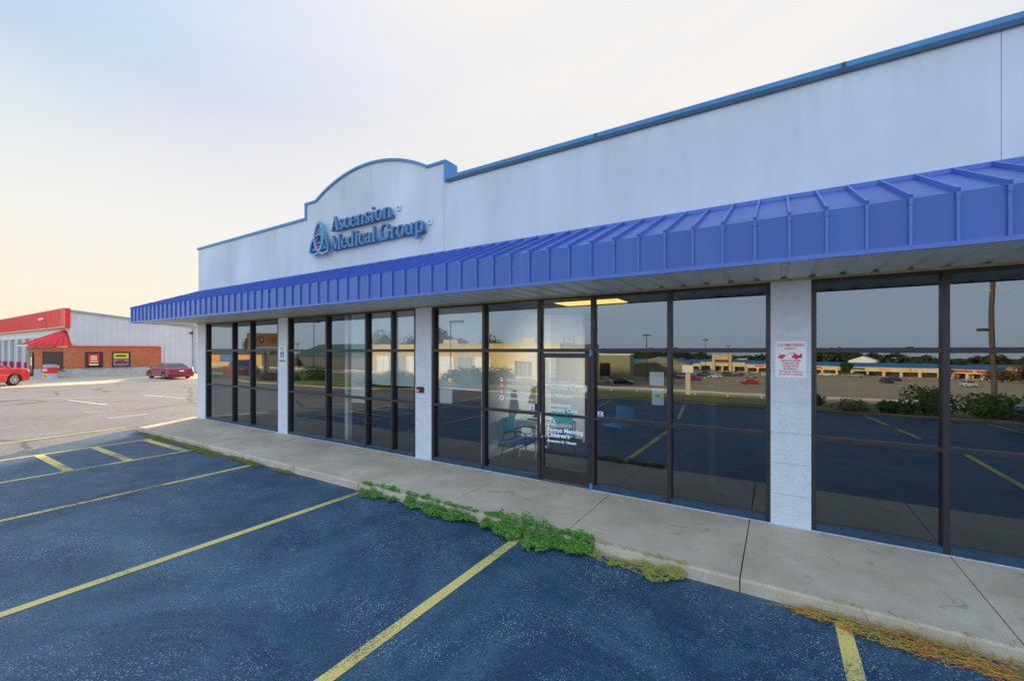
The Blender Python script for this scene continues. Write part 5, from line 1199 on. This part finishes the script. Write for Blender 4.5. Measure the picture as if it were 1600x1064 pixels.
t_, L_ = shoprow('tall tan store with a raised entrance block in the plaza', (-38.8, -265.3), (-15.3, -262.2), 24, 5.4, 1.2, -9.45, 4, name='anchor_store')
b = MB(); b.box(6.5, 17.0, -4, .6, 4.6, 9.4); b.box(6.5, 8.2, -1, .6, 0, 4.59); b.box(15.3, 17.0, -1, .6, 0, 4.59); b.build('entrance_block', mat('peach_stucco', (.66,.48,.30), .85), t_)
b = MB(); b.box(8.0, 15.5, .605, .75, 5.0, 6.3); b.build('name_sign', M_FRAME, t_)
b = MB(); b.box(17.5, 23.5, -9, -4, 5.5, 7.2); b.build('roof_block', mat('pale_roof_block', (.60,.50,.40), .8), t_)
# pitched blue canopies at the left
t_ = thing('peaked_pavilion', 'peaked blue roofed pavilion at the left end of the plaza', 'building', (-46, -247, T(-46,-247)), .1)
b = MB(); b.box(-5, 5, -5, 5, 0, 4.2); b.build('wall', M_GREYW, t_)
b = MB(); b.add([(-6,-6,4.2),(6,-6,4.2),(6,6,4.2),(-6,6,4.2),(0,0,7.4)], [(0,1,4),(1,2,4),(2,3,4),(3,0,4),(0,1,2,3)]); b.build('roof', M_BROOF, t_)
t_ = thing('brown_hall', 'long low brown building beyond the purple tree at the right', 'building', (100, -243, -9.3), .15)
b = MB(); b.box(-30, 45, -20, 0, 0, 5.2); b.build('wall', M_BROWNW, t_); b = MB(); b.box(-30.3, 45.3, -20.3, .3, 5.2, 5.5); b.build('roof', M_GREYW, t_)
b = MB(); b.box(0, 25, -14, -8, 5.5, 6.8); b.build('roof_unit', M_WHITE, t_)
t_ = thing('gabled_chapel', 'small white gable roof peeking over the plaza roof', 'building', (38, -285, -9.5), .3)
b = MB(); b.prism([(-6,0),(6,0),(6,6.6),(0,8.9),(-6,6.6)], -8, 0); b.build('wall', M_WHITE, t_)
# tan warehouse and neighbours on the left
def prm(name, label, p0, p1, depth, h, wallm, extra=None, cat='building', gable=0, roofm=None, zoff=0):
    d = Vector((p1[0]-p0[0], p1[1]-p0[1], 0)); L = d.length; a = atan2(d.y, d.x); z = T(*p0)+zoff
    t = thing(name, label, cat, (p0[0], p0[1], z), a)
    b = MB(); b.box(0, L, -depth, 0, -2, h); b.build('wall', wallm, t)
    if roofm:
        b = MB(); b.add([(-.4,.5,h-.05),(L+.4,.5,h-.05),(L+.4,-depth/2,h+gable),(-.4,-depth/2,h+gable),(L+.4,-depth-.5,h-.05),(-.4,-depth-.5,h-.05)], [(0,1,2,3),(3,2,4,5),(0,3,5),(1,4,2)]); b.build('roof', roofm, t)
    return t, L
M_TANB = mat('warm_tan_wall', (.78, .54, .20), .85, var=.06, scale=.3)
t_, L = prm('tan_warehouse', 'large flat roofed tan warehouse across the road', (-84, -63.5), (-36, -68.5), 30, 6.7, M_TANB)
b = MB(); b.box(-.1, L+.1, -30, .12, 6.7, 7.0); b.box(18, 22, -8, -4, 7.0, 8.0); b.box(38, 41, -9, -5, 7.0, 8.2); b.build('roof', mat('roof_cream', (.60,.50,.34), .8), t_)
for i in range(7):
    b = MB(); b.box(1.5+4.6*i, 5.3+4.6*i, .004, .10, .6, 4.2); b.build('dock_panel', mat('panel_grey', (.36,.42,.46), .6) if i % 2 else M_WHITE, t_)
b = MB(); b.box(38.5, 42.5, .004, .1, .2, 3.4); w_ = b.build('window', M_SHOP, t_)
b = MB()
for i in range(5): b.box(38.5+i*.97, 38.58+i*.97, .102, .15, .2, 3.4)
b.build('window_frame', M_CREAM, w_)
b = MB(); b.box(43.6, 48, .004, 1.2, 0, 5.2); b.build('entrance_block', mat('grey_green_wall', (.32,.33,.28), .8), t_)
b = MB(); b.box(44.6, 46.4, 1.204, 1.3, 0, 3.6); b.build('entrance_opening', M_SHOP, t_)
t_, L = prm('olive_hall', 'olive coloured hall right of the tan warehouse', (-62, -112), (-37, -118), 25, 6.3, M_OLIVE)
b = MB(); b.box(-.2, L+.2, -25, .15, 6.3, 6.7); b.build('roof', M_WHITE, t_)
b = MB(); b.box(2, 9, .01, 5, 4.2, 4.8); b.box(3, 3.4, 4, 4.4, -1, 4.2); b.box(7.6, 8, 4, 4.4, -1, 4.2); b.build('canopy', mat('canopy_grey', (.25,.27,.22), .7), t_)
b = MB(); b.box(17, 20, .01, .1, .2, 4.0); b.build('dark_opening', M_SHOP, t_)
t_, L = prm('gabled_shed', 'grey gabled shed reflected right of the door', (-46, -150), (-27, -152), 22, 4.6, M_OLIVE)
b = MB(); b.prism([(-.5,4.6),(L+.5,4.6),(L/2,7.2)], -22.2, .3); b.build('roof', mat('shed_grey_gable', (.30,.30,.26), .8), t_)
t_, L = prm('green_roofed_shed', 'long grey shed under a dark green roof at the left of the reflection', (-180, -100), (-106, -96), 26, 4.4, M_GREYW, gable=5.0, roofm=M_GROOF)
b = MB(); b.prism([(-1,-1),(4.5,-1),(4.5,3.8),(-1,5.2)], .05, 8); b.build('gable_wing', M_TANB, t_)
# fence before the warehouse
t_ = thing('mesh_fence', 'pale rail fence curving before the tan warehouse', 'fence', (0,0,0))
FP = [(-74,-56),(-66,-55.2),(-58,-54.8),(-50,-55.2),(-44,-56.5),(-40,-58.5)]
for (a_, c_) in zip(FP, FP[1:]):
    for k in range(3):
        t0, t1 = k/3, (k+1)/3; x0_, y0_ = a_[0]+(c_[0]-a_[0])*t0, a_[1]+(c_[1]-a_[1])*t0
        b = MB(); b.tube([(x0_, y0_, T(x0_, y0_)-.2), (x0_, y0_, T(x0_, y0_)+3.2)], .06, 6); b.build('post', M_GALV, t_)
for zz in (.9, 2.1, 3.2):
    b = MB(); b.tube([(x_, y_, T(x_, y_)+zz) for x_, y_ in FP], .04, 5); b.build('rail', M_GALV, t_)
# guardrail
t_ = thing('guardrail', 'pale steel guardrail on posts along the road in the reflection', 'guardrail', (0,0,0))
gx = frange(-150, 120, 71); gy = -54.0
b = MB(); vs = []
for x in frange(-150, 120, 90):
    z = T(x, gy)
    for (dy, dz) in ((.0,.50),(.05,.56),(0,.64),(.05,.72),(0,.80)): vs.append((x, gy+dy, z+dz))
b.add(vs, [(5*i+k, 5*i+k+1, 5*i+k+6, 5*i+k+5) for i in range(90) for k in range(4)]); b.build('rail', M_GALV, t_)
for x in gx:
    b = MB(); z = T(x, gy); b.box(x-.09, x+.09, gy-.16, gy-.004, z-.3, z+.72); b.build('post', M_GALV, t_)
# lamp posts
def lamp(label, x, y, h, arm=.0, group='parking lot lamp posts in the reflection', r=.10):
    z = T(x, y); t = thing('lamp_post', label, 'lamp post', (x, y, z), 0, group)
    b = MB(); b.tube([(0,0,0),(0,0,.6)], .28, 8); b.build('base', M_YELLOW, t)
    b = MB(); b.tube([(0,0,.6),(0,0,h*.6),(0,0,h)], [r, r*.85, r*.7], 7); b.build('pole', M_LAMPM, t)
    b = MB(); 
    if arm: b.box(-.05, arm+.9, -.25, .25, h-.05, h+.2)
    else: b.box(-.9, .9, -.3, .3, h, h+.35)
    b.build('lamp_head', M_LAMPM, t)
lamp('double headed lamp post before the tall store', -20.8, -150, 13.0); lamp('farther lamp post right of the tall store', -18.6, -205, 12.6)
lamp('lamp post above the shops with orange signs', 43.5, -215, 12.2); lamp('thin lamp post left of the orange signs', 38.5, -252, 10)
lamp('tall lamp post standing over the gabled shed reflection', -27.5, -100, 12.0, r=.13)
lamp('lamp post with a long arm left of the third bay', -37.0, -37.2, 8.0, 1.2, r=.07)
lamp('lamp post with an arm over the green roofed shed', -118, -70, 14.0, 2.2, r=.15)
lamp('small far lamp post left of the long armed one', -150, -84, 8.5, r=.10)
# utility pole
t_ = thing('utility_pole', 'leaning wooden utility pole behind the dark bush in the reflection', 'utility pole', (12.7, -36.7, T(12.7,-36.7)))
b = MB(); b.tube([(.15,0,-.3),(.12,0,2),(.02,0,5),(-.0,.0,7),(.10,0,10),(.12,0,14)], [.16,.155,.15,.14,.13,.12], 9); b.build('pole', M_WOOD, t_, smooth=True)
b = MB(); b.box(-1.0, .9, -.06, .06, 8.4, 8.5); b.build('crossarm', M_GALV, t_, ); b = MB(); b.box(-.7, -.1, -.1, .1, 5.6, 5.8); b.build('bracket', M_LAMPM, t_)
# white roadside post with box
t_ = thing('roadside_marker', 'white roadside post with a pale box on top in the reflection', 'sign', (-6.7, -33.5, T(-6.7,-33.5)))
b = MB(); b.box(-.20, .20, -.08, .08, 0, 2.0); b.build('post', mat('marker_cream', (.70,.62,.48), .7), t_); b = MB(); b.box(-.45, .45, -.15, .15, 2.0, 2.65); b.build('box', M_WHITE, t_)
# pylon sign, its face towards the road
a_ = atan2(.53, .85)-pi/2
t_ = thing('pylon_sign', 'orange roadside pylon sign lettered with a tire for the letter O', 'sign', (-58.9, -24.6, T(-58.9,-24.6)), a_+pi); t_.scale = (.68, 1, .85)
H0 = (2.80-T(-59.5,-24))/.85
b = MB(); b.tube([(0,0,-.3),(0,0,H0-.6)], .22, 10); b.build('post', M_LAMPM, t_)
b = MB(); b.box(-3.1, 3.1, -.25, .25, H0, H0+2.1); b.build('cabinet', M_LAMPM, t_, bevel=.03)
b = MB(); b.box(-3.0, 3.0, -.29, -.252, H0+.06, H0+2.04); b.build('face', M_ORANGE, t_)
b = MB(); b.box(-2.6, 2.6, -.30, -.292, H0+1.66, H0+1.76); b.box(-2.6, 2.6, -.30, -.292, H0+.36, H0+.42); b.build('red_stripe', M_RED, t_)
text('lettering', 'BEST', 1.15, M_BLACK, t_, (-2.7, -.302, H0+.62), ext=.004, bold=.012); text('lettering', 'NE', 1.15, M_BLACK, t_, (1.15, -.302, H0+.62), ext=.004, bold=.012)
b = MB(); b.tube([(.62,-.32,H0+1.05),(.62,-.30,H0+1.05)], .50, 24); b.build('tire_emblem', M_RUB, t_); b = MB(); b.tube([(.62,-.33,H0+1.05),(.62,-.321,H0+1.05)], .28, 20); b.build('wheel_emblem', M_SILVER, t_)
b = MB(); b.box(-3.05, 3.05, -.24, .24, H0-.82, H0-.04); b.build('lower_panel', M_WHITE, t_)
text('lettering', 'Tire & Service', .5, M_RED, t_, (0, -.245, H0-.62), ext=.003, bold=.008, align='CENTER')
b = MB(); b.tube([(-2.2,0,-.3),(-2.2,0,H0-.8)], .1, 8); b.build('post', M_LAMPM, t_)
# orange shopfront far left and white portal
t_, L = prm('orange_front_store', 'small tan store with an orange and blue front at far left of the reflection', (-150, -52), (-128, -60), 12, 4.0, M_TANB, gable=1.5, roofm=M_GREYW)
b = MB(); b.box(3, 20, .01, .2, 1.8, 3.6); b.build('orange_front', M_ORANGE, t_); b = MB(); b.box(9, 13.5, .21, .35, 1.8, 3.8); b.build('blue_panel', M_BLUE, t_)
t_ = thing('white_portal', 'cream framed gateway left of the sign post in the reflection', 'gateway', (-84, -38, T(-84,-38)), .6)
b = MB(); b.box(-1.7, -1.2, -.3, .3, 0, 3.4); b.box(1.2, 1.7, -.3, .3, 0, 3.4); b.box(-1.7, 1.7, -.31, .31, 3.401, 3.9); b.build('frame', M_CREAM, t_); b = MB(); b.box(-1.19, 1.19, -.1, .1, 0, 3.39); b.build('panel', M_GREYW, t_)
